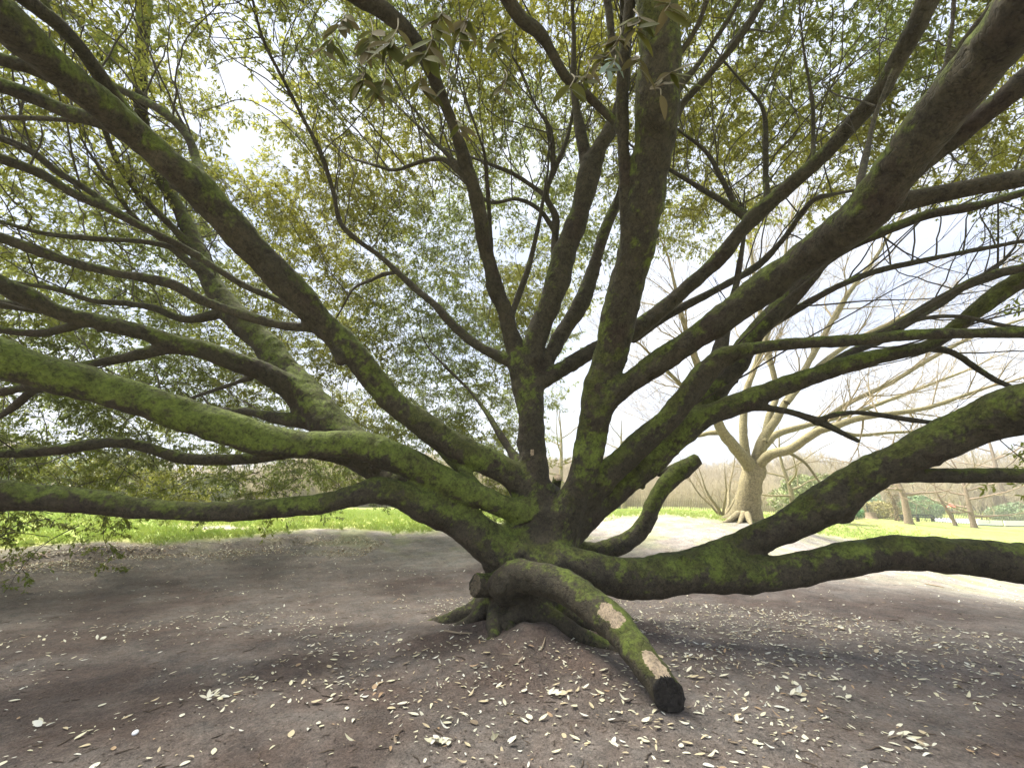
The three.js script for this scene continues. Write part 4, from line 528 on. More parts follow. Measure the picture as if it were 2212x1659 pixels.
// near sprays hanging into view: single leaves
{
  const R = rng(991), nearLeaf = [leafShape(1, 0.3, 0.3, 0.1, 6), leafShape(1, 0.36, 0.2, -0.05, 6), leafShape(1, 0.26, 0.45, 0.2, 6)];
  const cols = [rgb(0.135, 0.115, 0.042), rgb(0.12, 0.118, 0.024), rgb(0.1, 0.11, 0.016), rgb(0.16, 0.13, 0.06), rgb(0.075, 0.08, 0.014)].map((c) => new THREE.MeshPhysicalMaterial({ name: 'near_leaf', color: c, transmission: 0.5, thickness: 0, roughness: 0.85, specularIntensity: 0.25, side: THREE.DoubleSide }));
  const mint = new THREE.MeshPhysicalMaterial({ name: 'shiny_leaf', color: rgb(0.26, 0.34, 0.27), transmission: 0.2, thickness: 0, roughness: 0.45, side: THREE.DoubleSide });
  const sprays = [[[800, 40], [790, 110], 2.1, 9, 0.1], [[860, 40], [835, 100], 2.0, 8, 0.1], [[930, 60], [915, 125], 2.0, 9, 0.1], [[760, 120], [785, 180], 2.1, 6, 0.1], [[900, 150], [903, 190], 2.0, 4, 0.1], [[960, 150], [965, 195], 2.0, 3, 0.1], [[1010, 20], [985, 85], 2.2, 9, 0.1], [[985, 260], [990, 285], 2.3, 4, 0.08], [[1060, 60], [1075, 110], 2.4, 7, 0.09],
    [[1369, 20], [1372, 66], 1.9, 9, 0.09], [[1440, 4], [1436, 24], 1.8, 5, 0.1], [[1330, 100], [1290, 140], 2.2, 10, 0.08], [[1370, 120], [1376, 142], 2.0, 4, 0.09], [[1405, 190], [1452, 155], 1.9, 4, 0.08], [[1405, 190], [1478, 182], 1.9, 3, 0.075], [[1405, 192], [1428, 205], 1.9, 1, 0.1], [[1235, 160], [1230, 190], 2.1, 3, 0.11], [[720, 60], [700, 110], 2.3, 6, 0.09], [[830, 150], [815, 205], 2.1, 7, 0.09], [[740, 20], [730, 60], 2.2, 8, 0.09], [[1090, 150], [1085, 190], 2.4, 5, 0.08], [[950, 10], [940, 60], 2.1, 7, 0.1], [[1340, 60], [1325, 100], 2.2, 8, 0.08], [[1270, 130], [1262, 175], 2.3, 6, 0.08]];
  const tw = new THREE.MeshStandardMaterial({ name: 'young_twig', color: rgb(0.22, 0.19, 0.13), roughness: 0.9 });
  const make = (a, b, d, n0, L0, mats) => { const n = n0 > 3 ? Math.round(n0 * 1.4) : n0, L = L0 * (n0 > 3 ? 1.3 : 1.15);
    const p = at(a[0], a[1], d + 0.15), q = at(b[0], b[1], d), run = smooth([[p, 0.0035], [p.clone().lerp(q, 0.5).add(V(0.02, 0.02, 0)), 0.003], [q, 0.002]], 0.04), o = V(0.2, 0, -5.7), g = tube(run.map((e) => e[0].clone().sub(o)), run.map((e) => e[1]), 5), t = part(tree, 'twig', g, tw), e = q.clone().sub(p).normalize();
    for (let i = 0; i < n; i++) {
      const k = i === 0 ? 1 : 0.45 + 0.55 * R(), s = run[Math.min(run.length - 1, Math.floor(k * (run.length - 1)))][0], a2 = i * 2.4 + R(), dir = n === 1 ? V(0.08, -1, 0.1) : e.clone().multiplyScalar(0.6).add(V(Math.cos(a2) * 0.9, Math.sin(a2) * 0.5 - 0.45, (R() - 0.5) * 0.8)).normalize();
      const m = part(t, 'leaf', nearLeaf[Math.floor(R() * 3)], mats[Math.floor(R() * mats.length)]); m.applyMatrix4(frame(dir, V((R() - 0.5) * 1.2, 0.6, 0.8 + R() * 0.5), L * (0.75 + 0.45 * R()), s.clone().sub(o)));
    }
  };
  for (const [a, b, d, n, L] of sprays) make(a, b, d, n, L, cols);
  make([1330, 120], [1308, 152], 2.0, 5, 0.075, [mint]);
}

// ---------------------------------------------------------------- leafless trees behind
M.plane = new THREE.MeshStandardMaterial({ name: 'pale_flaking_bark', color: rgb(0.37, 0.31, 0.17), map: barkMap, bumpMap: barkBump, bumpScale: 0.03, roughness: 0.9 });
M.planeLimb = new THREE.MeshStandardMaterial({ name: 'greenish_silhouette_bark', color: rgb(0.3, 0.26, 0.13), map: barkMap, roughness: 0.9 });  // darker than the trunk: silhouette against the sky put into the colour
M.planeTwig = new THREE.MeshStandardMaterial({ name: 'pale_twig', color: rgb(0.26, 0.21, 0.12), roughness: 0.95 });
M.greyBark = new THREE.MeshStandardMaterial({ name: 'grey_bark', color: rgb(0.34, 0.25, 0.17), map: barkMap, roughness: 0.95 });
const bare = (g) => { g.deleteAttribute('uv'); return g; };
// twigs growing out of a limb, finer each time
function sproutsOf(run, R, { from = 0.35, every = 0.5, len = 2.2, levels = 2, thin = 0.4, rise = 0.25, least = 0.012, spread = 1 }) {
  const out = []; let next = 0, walked = 0, total = 0; for (let i = 1; i < run.length; i++) total += run[i][0].distanceTo(run[i - 1][0]);
  const grow = (p, d, r, L, lev) => {
    const n = Math.max(3, Math.min(7, Math.ceil(L / 0.45))), pts = []; let q = p.clone(), e = d.clone();
    for (let i = 0; i <= n; i++) { pts.push([q.clone(), Math.max(least * 0.5, r * (1 - 0.75 * i / n))]); q.addScaledVector(e, L / n); e.add(V((R() - 0.5) * 0.5, (R() - 0.5) * 0.4 + rise * 0.2, (R() - 0.5) * 0.5)).normalize(); }
    out.push(tube(pts.map((k) => k[0]), pts.map((k) => k[1]), r > 0.03 ? 5 : 3));
    if (lev > 0) for (let i = 1; i <= n; i++) for (let k = 0; k < (i === n ? 2 : 1 + (R() < 0.35)); k++) { const a = pts[i][0].clone().sub(pts[i - 1][0]).normalize(), s = V(R() - 0.5, R() - 0.5 + rise, R() - 0.5).multiplyScalar(1.7 * spread); grow(pts[i][0], a.add(s).normalize(), Math.max(least * 0.6, pts[i][1] * 0.62), L * (0.35 + 0.35 * R()), lev - 1); }
  };
  for (let i = 1; i < run.length; i++) {
    const seg = run[i][0].distanceTo(run[i - 1][0]); walked += seg; if (walked < total * from || walked < next) continue; next = walked + every * (0.5 + R());
    const a = run[i][0].clone().sub(run[i - 1][0]).normalize(), s = V(R() - 0.5, R() - 0.5 + rise, R() - 0.5).multiplyScalar(2 * spread);
    grow(run[i][0].clone(), a.add(s).normalize(), Math.max(least, run[i][1] * thin), len * (0.6 + 0.7 * R()), levels);
  }
  const e = run[run.length - 1], f = run[run.length - 2]; grow(e[0].clone(), e[0].clone().sub(f[0]).normalize(), e[1], len, levels);
  return mergeGeometries(out.map(bare));
}
{ // the big bare plane-like tree, right of the trunk
  const R = rng(5), g0 = ground(1614, 1126), d0 = seen(g0)[2], o = g0.clone();
  const t = thing('bare_tree', 'large pale bare tree with thick pollarded limbs behind the mossy trunk on the bank', 'tree', o);
  const run = (v, dz = 0) => { const pts = []; for (let i = 0; i < v.length; i += 3) pts.push([at(v[i], v[i + 1], d0 + dz * i / v.length).sub(o), v[i + 2] * d0 / FOCAL]); return smooth(pts, 0.25); };
  const T = run([1612, 1136, 62, 1613, 1124, 42, 1614, 1110, 32, 1616, 1092, 27, 1619, 1067, 23, 1625, 1035, 22, 1630, 1012, 25, 1632, 1000, 20]);
  const tg = tube(T.map((q) => q[0]), T.map((q) => q[1]), 16, 0.1); part(t, 'trunk', tg, M.plane);
  for (const [x, y] of [[1560, 1128], [1585, 1136], [1630, 1140], [1650, 1130], [1530, 1133]]) { const e = ground(x, y).sub(o), a = V(0, 0.3, 0).addScaledVector(e, 0.22), m = e.clone().multiplyScalar(0.6); m.y = e.y * 0.6 + 0.02; const q = smooth([[a, 0.15], [m, 0.06], [e.clone().setY(e.y - 0.03), 0.03]], 0.2); part(t, 'root', tube(q.map((k) => k[0]), q.map((k) => k[1]), 8, 0.2), M.plane); }
  const limbs = [[[1628, 1018, 16, 1612, 995, 14, 1586, 964, 12, 1563, 936, 11, 1552, 915, 10, 1538, 875, 9, 1518, 815, 8, 1490, 740, 6, 1466, 650, 4, 1450, 580, 2.5], -2], [[1560, 934, 7, 1529, 936, 5, 1505, 942, 4, 1470, 930, 3, 1440, 926, 2, 1410, 915, 1.3], 2],
    [[1630, 1010, 14, 1642, 975, 12, 1660, 952, 10, 1679, 938, 8, 1713, 927, 7, 1748, 918, 6, 1850, 890, 5, 1960, 850, 4, 2090, 800, 2.6], 3], [[1634, 1012, 14, 1645, 1000, 11, 1665, 982, 11, 1702, 973, 9.5, 1736, 952, 8.5, 1771, 930, 8, 1801, 922, 7, 1850, 905, 6, 1900, 897, 5, 2000, 882, 4, 2120, 842, 3], -3],
    [[1632, 1005, 13, 1648, 950, 10, 1678, 906, 9, 1692, 880, 8, 1722, 828, 7, 1772, 740, 6, 1830, 640, 5, 1890, 560, 4, 1945, 470, 2.5], 1], [[1612, 996, 11, 1606, 940, 9, 1607, 900, 8, 1612, 850, 7.5, 1640, 770, 6, 1668, 690, 5, 1690, 600, 4, 1702, 510, 2.5], 2],
    [[1650, 955, 8, 1662, 900, 7.5, 1678, 850, 6.5, 1660, 760, 6, 1640, 660, 5, 1625, 560, 4, 1620, 480, 2.5], 4], [[1700, 870, 7, 1760, 800, 6, 1840, 740, 5, 1940, 690, 4, 2050, 640, 3, 2150, 600, 2], 2], [[1740, 950, 6, 1820, 880, 5, 1920, 830, 4.5, 2020, 770, 4, 2120, 720, 3, 2210, 690, 2], -2], [[1560, 925, 6, 1500, 860, 5, 1440, 800, 4, 1400, 760, 2.5], -1], [[1790, 925, 5, 1850, 940, 4, 1920, 935, 3.5, 2000, 930, 3, 2080, 915, 2], 2], [[1700, 975, 4, 1740, 1000, 3, 1770, 1040, 2, 1790, 1060, 1], -1]];
  limbs.forEach(([v, dz], i) => { const q = run(v, dz), m = part(t, 'limb', tube(q.map((k) => k[0]), q.map((k) => k[1]), 9, 0.12), M.planeLimb); part(m, 'twigs', sproutsOf(q, R, { from: 0.3, every: 0.42, len: 2.2, levels: 2, thin: 0.38, rise: 0.12, least: 0.009, spread: 0.85 }), M.planeTwig, 'stuff'); });
}
{ // fine side shoots on the great tree's limbs
  const R = rng(2024), o = V(0.2, 0, -5.7);
  for (const b of branches) {
    if (b.name !== 'branch' || b.cut || ['N3', 'L1b', 'A', 'M', 'C', 'E', 'R1'].includes(b.key) || !limbMesh[b.key]) continue;
    const run = b.run.map(([p, r]) => [p.clone().sub(o), r]), host = b.name === 'branch' && limbMesh[b.parent] ? limbMesh[b.parent] : limbMesh[b.key];
    part(host, 'twigs', sproutsOf(run, R, { from: b.maxR > 0.1 ? 0.55 : 0.4, every: b.maxR > 0.1 ? 1.1 : 0.8, len: 1.1, levels: 1, thin: 0.2, rise: 0.25, least: 0.0045, spread: 0.9 }), M.twig, 'stuff');
  }
}
{ // long thin outer branches sweeping right, almost leafless
  const R = rng(616), o = V(0.2, 0, -5.7), hosts = [['I', 24], ['I', 34], ['I', 44], ['J', 30], ['J', 40], ['J', 50], ['J', 22], ['K', 28], ['K', 36], ['K', 46], ['K', 52], ['I2', 10], ['J2', 8], ['I3', 8], ['H3', 10], ['H', 44]];
  for (const [key, i] of hosts) {
    const b = byKey[key], q0 = b.run[Math.min(i, b.run.length - 6)], d = V(0.75 + 0.5 * R(), 0.25 + 0.6 * R() - (R() < 0.25 ? 0.5 : 0), -0.5 + R() * 0.9).normalize(), L = 2.2 + 1.8 * R(), pts = []; let p = q0[0].clone().sub(o);
    for (let k = 0; k <= 7; k++) { pts.push([p.clone(), 0.0125 * (1 - 0.75 * k / 7)]); p.addScaledVector(d, L / 7); d.add(V((R() - 0.5) * 0.25, (R() - 0.55) * 0.22, (R() - 0.5) * 0.25)).normalize(); }
    const run = smooth(pts, 0.2), host = b.name === 'branch' && limbMesh[b.parent] ? limbMesh[b.parent] : limbMesh[key], m = part(host, 'branch', tube(run.map((e) => e[0]), run.map((e) => e[1]), 6, 0.1), M.twig);
    part(host, 'twigs', sproutsOf(run, R, { from: 0.2, every: 0.5, len: 0.7, levels: 1, thin: 0.35, rise: 0.1, least: 0.003, spread: 0.7 }), M.twig, 'stuff');
  }
}
// other bare trees and shrubs: trunk, limbs, twigs
function bareTree(name, label, base, H, r, seed, { stems = 1, low = 0.3, wide = 0.8, n = 7, mat = M.greyBark, levels = 2, category = 'tree', lean = V(0, 0, 0), group } = {}) {
  const R = rng(seed), t = thing(name, label, category, base, group);
  const limb = (a, dir, L, rr) => { const pts = []; let q = a.clone(), e = dir.clone().normalize(); for (let i = 0; i <= 5; i++) { pts.push([q.clone(), rr * (1 - 0.8 * i / 5)]); q.addScaledVector(e, L / 5); e.add(V((R() - 0.5) * 0.5, (R() - 0.3) * 0.4, (R() - 0.5) * 0.5)).normalize(); } return smooth(pts, 0.4); };
  const twigs = { from: 0.25, every: Math.max(0.25, H * 0.07), len: H * 0.16, levels, thin: 0.45, rise: 0.15, least: Math.max(0.006, r * 0.045), spread: 1 };
  if (stems > 1) for (let s = 0; s < stems; s++) { const a = s / stems * 6.28 + R(), q = limb(V(Math.cos(a) * r, -0.05, Math.sin(a) * r), V(Math.cos(a) * wide, 1.1, Math.sin(a) * wide), H * (0.7 + 0.4 * R()), r * (0.7 + 0.5 * R())), m = part(t, 'stem', tube(q.map((k) => k[0]), q.map((k) => k[1]), 7, 0.1), mat); part(m, 'twigs', sproutsOf(q, R, twigs), M.planeTwig, 'stuff'); }
  else {
    const T = smooth([[V(0, -0.1, 0), r * 1.5], [V(0, H * 0.06, 0), r * 1.1], [lean.clone().multiplyScalar(0.5).add(V(0, H * 0.3, 0)), r * 0.9], [lean.clone().add(V(R() - 0.5, H * 0.62, R() - 0.5)), r * 0.5], [lean.clone().add(V(R() - 0.5, H * 0.95, R() - 0.5)), r * 0.12]], 0.4); part(t, 'trunk', tube(T.map((k) => k[0]), T.map((k) => k[1]), 10, 0.1), mat);
    for (let i = 0; i < n; i++) { const k = Math.min(T.length - 2, Math.floor(lerp(low, 0.85, i / n) * T.length)), a = i * 2.4 + R(), q = limb(T[k][0], V(Math.cos(a), 0.25 + 0.7 * i / n - 0.2 * wide, Math.sin(a)), H * wide * 0.55 * (0.7 + 0.5 * R()), T[k][1] * 0.6), m = part(t, 'limb', tube(q.map((e) => e[0]), q.map((e) => e[1]), 7, 0.1), mat); part(m, 'twigs', sproutsOf(q, R, twigs), M.planeTwig, 'stuff'); }
  }
  return t;
}
function spot(px, d) { const p = at(px, 1150, d); const q = V(p.x, 0, p.z); q.y = terrain(q.x, q.z); return q; }   // ground under a measured column, at a distance
bareTree('bare_shrub', 'bare many-stemmed shrub close to the left side of the big pale tree', spot(1565, 24), 3.6, 0.1, 11, { stems: 6, wide: 0.75, category: 'shrub', mat: M.plane });
bareTree('bare_tree', 'slim bare tree with pinkish trunk in the lawn before the railing', spot(1969, 38), 8, 0.26, 12, { low: 0.32, wide: 1.1, n: 9 });
bareTree('bare_tree', 'bare tree with low drooping limbs beside the white board at the railing', spot(2109, 41), 7, 0.2, 13, { low: 0.22, wide: 1.4, n: 10 });
bareTree('bare_tree', 'thin leaning bare tree before the white paving', spot(2068, 42), 5, 0.14, 14, { low: 0.3, wide: 0.9, lean: V(-0.9, 0, 0) });
bareTree('bare_tree', 'pale bare tree standing in the brush right of the big pale tree', spot(1722, 27), 6, 0.15, 15, { low: 0.25, wide: 1.2, n: 9, mat: M.plane });
bareTree('bare_tree', 'bare tree at the picket fence left of the curved stump', spot(1352, 43), 9, 0.24, 16, { low: 0.4, wide: 0.8, mat: M.plane });
bareTree('bare_tree', 'bare tree seen through the gap between trunk and thick upright limb', spot(1215, 46), 11, 0.25, 17, { low: 0.25, wide: 1, mat: M.plane });
bareTree('bare_tree', 'tall bare tree far right beyond the railing', spot(2190, 62), 15, 0.35, 18, { low: 0.3, wide: 1 });
{ // trunk wrapped in ivy
  const b = spot(1945, 43), t = bareTree('ivy_clad_tree', 'bare tree with an ivy wrapped trunk by the railing', b, 6, 0.16, 19, { low: 0.5, wide: 0.7 }), R = rng(31), mats = [], cols = [];
  for (let i = 0; i < 900; i++) { const a = R() * 6.28, y = R() * 3.6, r = 0.2 + 0.22 * R(); mats.push(frame(V(Math.cos(a), -0.4, Math.sin(a)), V(R() - 0.5, 1, R() - 0.5), 0.13 + 0.1 * R(), V(Math.cos(a) * r, y, Math.sin(a) * r))); cols.push(rgb(0.2 + 0.1 * R(), 0.17 + 0.05 * R(), 0.08)); }
  stuff(t, 'ivy', leafBase[1], M.litter, mats, cols);
}
{ // far bank covered in leafless brush, one pale mass
  const R = rng(404), sh = []; for (let k = 0; k < 5; k++) {
    const parts = []; for (let s = 0; s < 16; s++) { const a = R() * 6.28, rr = R() * 0.9, p0 = V(Math.cos(a) * rr, -0.1, Math.sin(a) * rr), d = V(Math.cos(a) * 0.5 * R() + (R() - 0.5) * 0.4, 1, Math.sin(a) * 0.5 * R() + (R() - 0.5) * 0.4), L = 1.8 + 1.6 * R(), pts = []; let q = p0.clone(), e = d.normalize(); for (let i = 0; i <= 3; i++) { pts.push(q.clone()); q.addScaledVector(e, L / 3); e.add(V((R() - 0.5) * 0.6, 0, (R() - 0.5) * 0.6)).normalize(); } parts.push(bare(tube(pts, [0.03, 0.024, 0.018, 0.01], 3))); for (let j = 1; j <= 3; j++) for (let m = 0; m < 4; m++) { const f = V(R() - 0.5, 0.35 + R() * 0.5, R() - 0.5).normalize(), u = 0.4 + 0.7 * R(); parts.push(bare(tube([pts[j], pts[j].clone().addScaledVector(f, u * 0.5).add(V((R() - 0.5) * 0.1, 0, (R() - 0.5) * 0.1)), pts[j].clone().addScaledVector(f, u)], [0.014, 0.011, 0.006], 3))); } } sh.push(mergeGeometries(parts)); }
  const mats = sh.map(() => []), cols = sh.map(() => []);
  for (let i = 0; i < 5200; i++) { const a = (-58 + 116 * R()) * Math.PI / 180, r = 52 * Math.exp(R() * 0.85), x = Math.sin(a) * r, z = -Math.cos(a) * r, az = a * 180 / Math.PI, k = i % 5; if (az > 30 && r < 92) continue; if (az < -20 && noise(x * 0.05, 1, z * 0.05) < 0.1) continue; const s = (0.75 + 0.7 * R()) * (1 + 0.6 * noise(x * 0.06, 9, z * 0.06)); mats[k].push(new THREE.Matrix4().makeRotationY(R() * 6.28).scale(V(s, s * (az > 30 ? 1.2 : 0.9), s)).setPosition(V(x, terrain(x, z), z))); const w = R(); cols[k].push(rgb(lerp(0.36, 0.46, w), lerp(0.31, 0.39, w), lerp(0.2, 0.26, w))); }
  const m = new THREE.MeshStandardMaterial({ name: 'dry_brush', color: rgb(1, 1, 1), roughness: 1 });
  sh.forEach((g, k) => { const o = stuff(scene, 'brush', g, m, mats[k], cols[k]); tag(o, 'pale leafless brush covering the far bank behind the fences', 'brush', 'leafless brush on the far bank'); });
}
// evergreen bushes: stems and a leafy crown
M.bush = new THREE.MeshPhysicalMaterial({ name: 'bush_leaf', color: rgb(1, 1, 1), transmission: 0.3, thickness: 0, roughness: 0.7, side: THREE.DoubleSide });
const clump = (() => { const R = rng(8), l = []; for (let i = 0; i < 14; i++) l.push(leafBase[i % 3].clone().applyMatrix4(frame(V(R() - 0.5, R() - 0.3, R() - 0.5), V(R() - 0.5, 1, R() - 0.5), 0.5 + 0.4 * R(), V((R() - 0.5) * 0.8, (R() - 0.5) * 0.6, (R() - 0.5) * 0.8)))); return mergeGeometries(l); })();
function bush(name, label, base, w, h, seed, col, leaf = 0.16, dens = 1) {
  const R = rng(seed), t = thing(name, label, name.includes('tree') ? 'tree' : 'bush', base), mats = [], cols = [], n = Math.floor(520 * dens);
  for (let i = 0; i < n; i++) { const u = R() * 6.28, v = R() * 2 - 1, f = 0.55 + 0.45 * Math.sqrt(R()), c = Math.sqrt(1 - v * v), lob = 1 + 0.35 * noise(Math.cos(u) * c * 1.7 + seed, v * 1.7, Math.sin(u) * c * 1.7); const p = V(Math.cos(u) * c * w * f * lob, h * 0.5 + v * h * 0.5 * f * lob, Math.sin(u) * c * w * f * lob); if (p.y < 0) continue; mats.push(frame(V(R() - 0.5, R() * 0.6, R() - 0.5), V(R() - 0.5, 1, R() - 0.5), leaf * 2.2 * (0.7 + 0.6 * R()), p)); const k = 0.7 + 0.6 * R(); cols.push(rgb(col[0] * k, col[1] * k, col[2] * k)); }
  stuff(t, 'foliage', clump, M.bush, mats, cols);
  for (let s = 0; s < 6; s++) { const a = s * 1.05, q = smooth([[V(Math.cos(a) * 0.1, -0.1, Math.sin(a) * 0.1), 0.06], [V(Math.cos(a) * w * 0.3, h * 0.4, Math.sin(a) * w * 0.3), 0.04], [V(Math.cos(a) * w * 0.6, h * 0.75, Math.sin(a) * w * 0.6), 0.015]], 0.3); part(t, 'stem', tube(q.map((e) => e[0]), q.map((e) => e[1]), 5), M.twig); }
}
bush('evergreen_bush', 'rounded light green bush on the lawn left behind the low limb', spot(255, 26), 2.0, 3.2, 61, [0.2, 0.22, 0.08]);
bush('evergreen_bush', 'bluish green bush at the far left edge behind the limbs', spot(60, 30), 3.0, 3.6, 62, [0.17, 0.24, 0.12]);
bush('evergreen_bush', 'dark green bush by the lawn between the round bush and the path', spot(420, 38), 2.6, 2.6, 63, [0.15, 0.17, 0.06]);
bush('evergreen_bush', 'low bright green bush under the knob of the right limb', spot(1842, 44), 1.0, 1.5, 64, [0.14, 0.32, 0.1], 0.14, 0.6);
bush('evergreen_bush', 'green bush beneath the white park lamp', spot(2005, 58), 2.2, 2.6, 65, [0.2, 0.3, 0.12], 0.18, 0.8);
bush('evergreen_bush', 'blue green bush beyond the railing at the right edge', spot(2208, 58), 2.6, 2.0, 66, [0.22, 0.3, 0.14], 0.18, 0.7);
bush('evergreen_bush', 'mossy green bush in the brush right of the big pale tree', spot(1775, 34), 2.6, 3.4, 67, [0.24, 0.28, 0.1], 0.16, 0.9);
bush('evergreen_bush', 'yellow green hedge bush behind the railing beside the ivy clad tree', spot(1905, 47), 1.9, 1.7, 68, [0.38, 0.34, 0.12], 0.14, 0.7);
bush('evergreen_bush', 'pale green bush behind the railing above the thin dark lamp post', spot(1872, 60), 2.6, 3.0, 69, [0.26, 0.36, 0.2], 0.18, 0.7);
bush('evergreen_bush', 'tiny green bush at the foot of the picket fence', spot(1334, 44), 0.7, 0.8, 70, [0.16, 0.3, 0.08], 0.12, 0.4);

// ---------------------------------------------------------------- fences and park furniture
const box = (w, h, d, x, y, z, ry = 0) => new THREE.BoxGeometry(w, h, d).rotateY(ry).translate(x, y, z);
function fence(name, label, xs, dist, H, gap, mat, { w = 0.06, postEvery = 2.4, postH = 1.12, railAt = [0.3, 0.85], point = true } = {}) {
  const P = []; for (let i = 0; i <= 60; i++) P.push(spot(lerp(xs[0], xs[1], i / 60), lerp(dist[0], dist[1], i / 60)));
  const o = P[0].clone(), t = thing(name, label, 'fence', o), up = []; let acc = 0, pacc = 0;
  for (let i = 0; i < 60; i++) {
    const a = P[i].clone().sub(o), b = P[i + 1].clone().sub(o), L = a.distanceTo(b), yaw = -Math.atan2(b.z - a.z, b.x - a.x);
    while (acc < L) { const q = a.clone().lerp(b, acc / L), h = H * (0.95 + 0.1 * hash3(Math.round(q.x * 50), 1, Math.round(q.z * 50))), g = point ? new THREE.CylinderGeometry(w * 0.5, w * 0.55, h, 5) : new THREE.CylinderGeometry(w / 2, w / 2, h, 5); up.push(g.translate(q.x, q.y + h / 2, q.z)); if (point) up.push(new THREE.ConeGeometry(w * 0.5, w * 1.4, 5).translate(q.x, q.y + h + w * 0.7, q.z)); acc += gap; } acc -= L;
    while (pacc < L) { const q = a.clone().lerp(b, pacc / L); part(t, 'post', new THREE.CylinderGeometry(w * 0.9, w * 0.95, H * postH, 8).translate(q.x, q.y + H * postH / 2, q.z), mat); pacc += postEvery; } pacc -= L;
    if (i % 3 === 0) { const c = P[Math.min(60, i + 3)].clone().sub(o); for (const k of railAt) part(t, 'rail', tube([a, a.clone().lerp(c, 0.5), c].map((q) => q.clone().add(V(0, H * k, 0))), [w * 0.35, w * 0.35, w * 0.35], 5), mat); }
  }
  part(t, point ? 'pickets' : 'bars', mergeGeometries(up), mat, 'stuff');
}
const paleWood = new THREE.MeshStandardMaterial({ name: 'weathered_paling', color: rgb(0.3, 0.25, 0.16), roughness: 0.95 }), iron = new THREE.MeshStandardMaterial({ name: 'painted_iron', color: rgb(0.1, 0.11, 0.07), roughness: 0.6 }), black = new THREE.MeshStandardMaterial({ name: 'black_paint', color: rgb(0.03, 0.045, 0.035), roughness: 0.5 });
const white = new THREE.MeshStandardMaterial({ name: 'white_paint', color: rgb(0.82, 0.83, 0.86), roughness: 0.55 });
fence('picket_fence', 'low pale wooden picket fence on the bank behind the big bare tree', [1325, 1700], [44, 40], 0.95, 0.16, paleWood, { w: 0.07, railAt: [0.3, 0.78] });
fence('iron_railing', 'long upright bar railing along the right edge of the lawn', [1822, 2300], [46, 47], 1.35, 0.17, iron, { w: 0.05, postEvery: 3, point: false, railAt: [0.12, 0.92] });
{ // pale paving beyond the railing
  const pos = [], idx = []; for (let i = 0; i <= 30; i++) for (let j = 0; j <= 8; j++) { const p = spot(lerp(2025, 2125, i / 30), lerp(48, 60, j / 8)); pos.push(p.x, p.y + 0.03, p.z); if (i && j) { const q = i * 9 + j; idx.push(q - 10, q, q - 1, q - 10, q - 9, q); } }
  const g = new THREE.BufferGeometry(); g.setAttribute('position', new THREE.Float32BufferAttribute(pos, 3)); g.setIndex(idx); g.computeVertexNormals(); structure('pavement', g, new THREE.MeshStandardMaterial({ name: 'pale_paving', color: rgb(0.55, 0.53, 0.55), roughness: 0.9 }));
}
{ // long white board
  const a = spot(2118, 45.3), b = spot(2172, 45.6), c = spot(2176, 45.6), d = spot(2300, 46.2), t = thing('white_board', 'long low white board in two lengths along the foot of the railing', 'barrier', a);
  for (const [p, q] of [[a, b], [c, d]]) { const m = p.clone().lerp(q, 0.5).sub(a), L = p.distanceTo(q), yaw = -Math.atan2(q.z - p.z, q.x - p.x), tilt = Math.atan2(q.y - p.y, Math.hypot(q.x - p.x, q.z - p.z)); const g = new THREE.BoxGeometry(L, 0.5, 0.06).rotateZ(tilt).rotateY(yaw).translate(m.x, m.y + 0.33, m.z); part(t, 'panel', g, white); part(t, 'sill', new THREE.BoxGeometry(L, 0.08, 0.14).rotateZ(tilt).rotateY(yaw).translate(m.x, m.y + 0.04, m.z), iron); }
}
function lamp(label, px, d, H, head, mat) {
  const b = spot(px, d), t = thing('park_lamp', label, 'lamp post', b); part(t, 'post', mergeGeometries([new THREE.CylinderGeometry(0.045, 0.06, H * 0.7, 10).translate(0, H * 0.65, 0), new THREE.CylinderGeometry(0.09, 0.13, H * 0.3, 10).translate(0, H * 0.15, 0), new THREE.CylinderGeometry(0.11, 0.11, 0.05, 10).translate(0, H * 0.31, 0)]), black);
  part(t, 'lamp_head', new THREE.LatheGeometry([[0.02, -0.16], [0.14, -0.12], [0.24, 0], [0.28, 0.06], [0.3, 0.1]].map(([x, y]) => new THREE.Vector2(x * head, y * head + H)), 14), white); part(t, 'cap', new THREE.LatheGeometry([[0.34, 0.1], [0.3, 0.17], [0.18, 0.24], [0.03, 0.28], [0.001, 0.33]].map(([x, y]) => new THREE.Vector2(x * head, y * head + H)), 14), mat);
}
lamp('black park lamp with a white glass head above the green bush', 1994, 64, 4.5, 1.5, white); lamp('slim dark lamp post behind the railing near the right limb', 1866, 58, 3.4, 0.5, black);
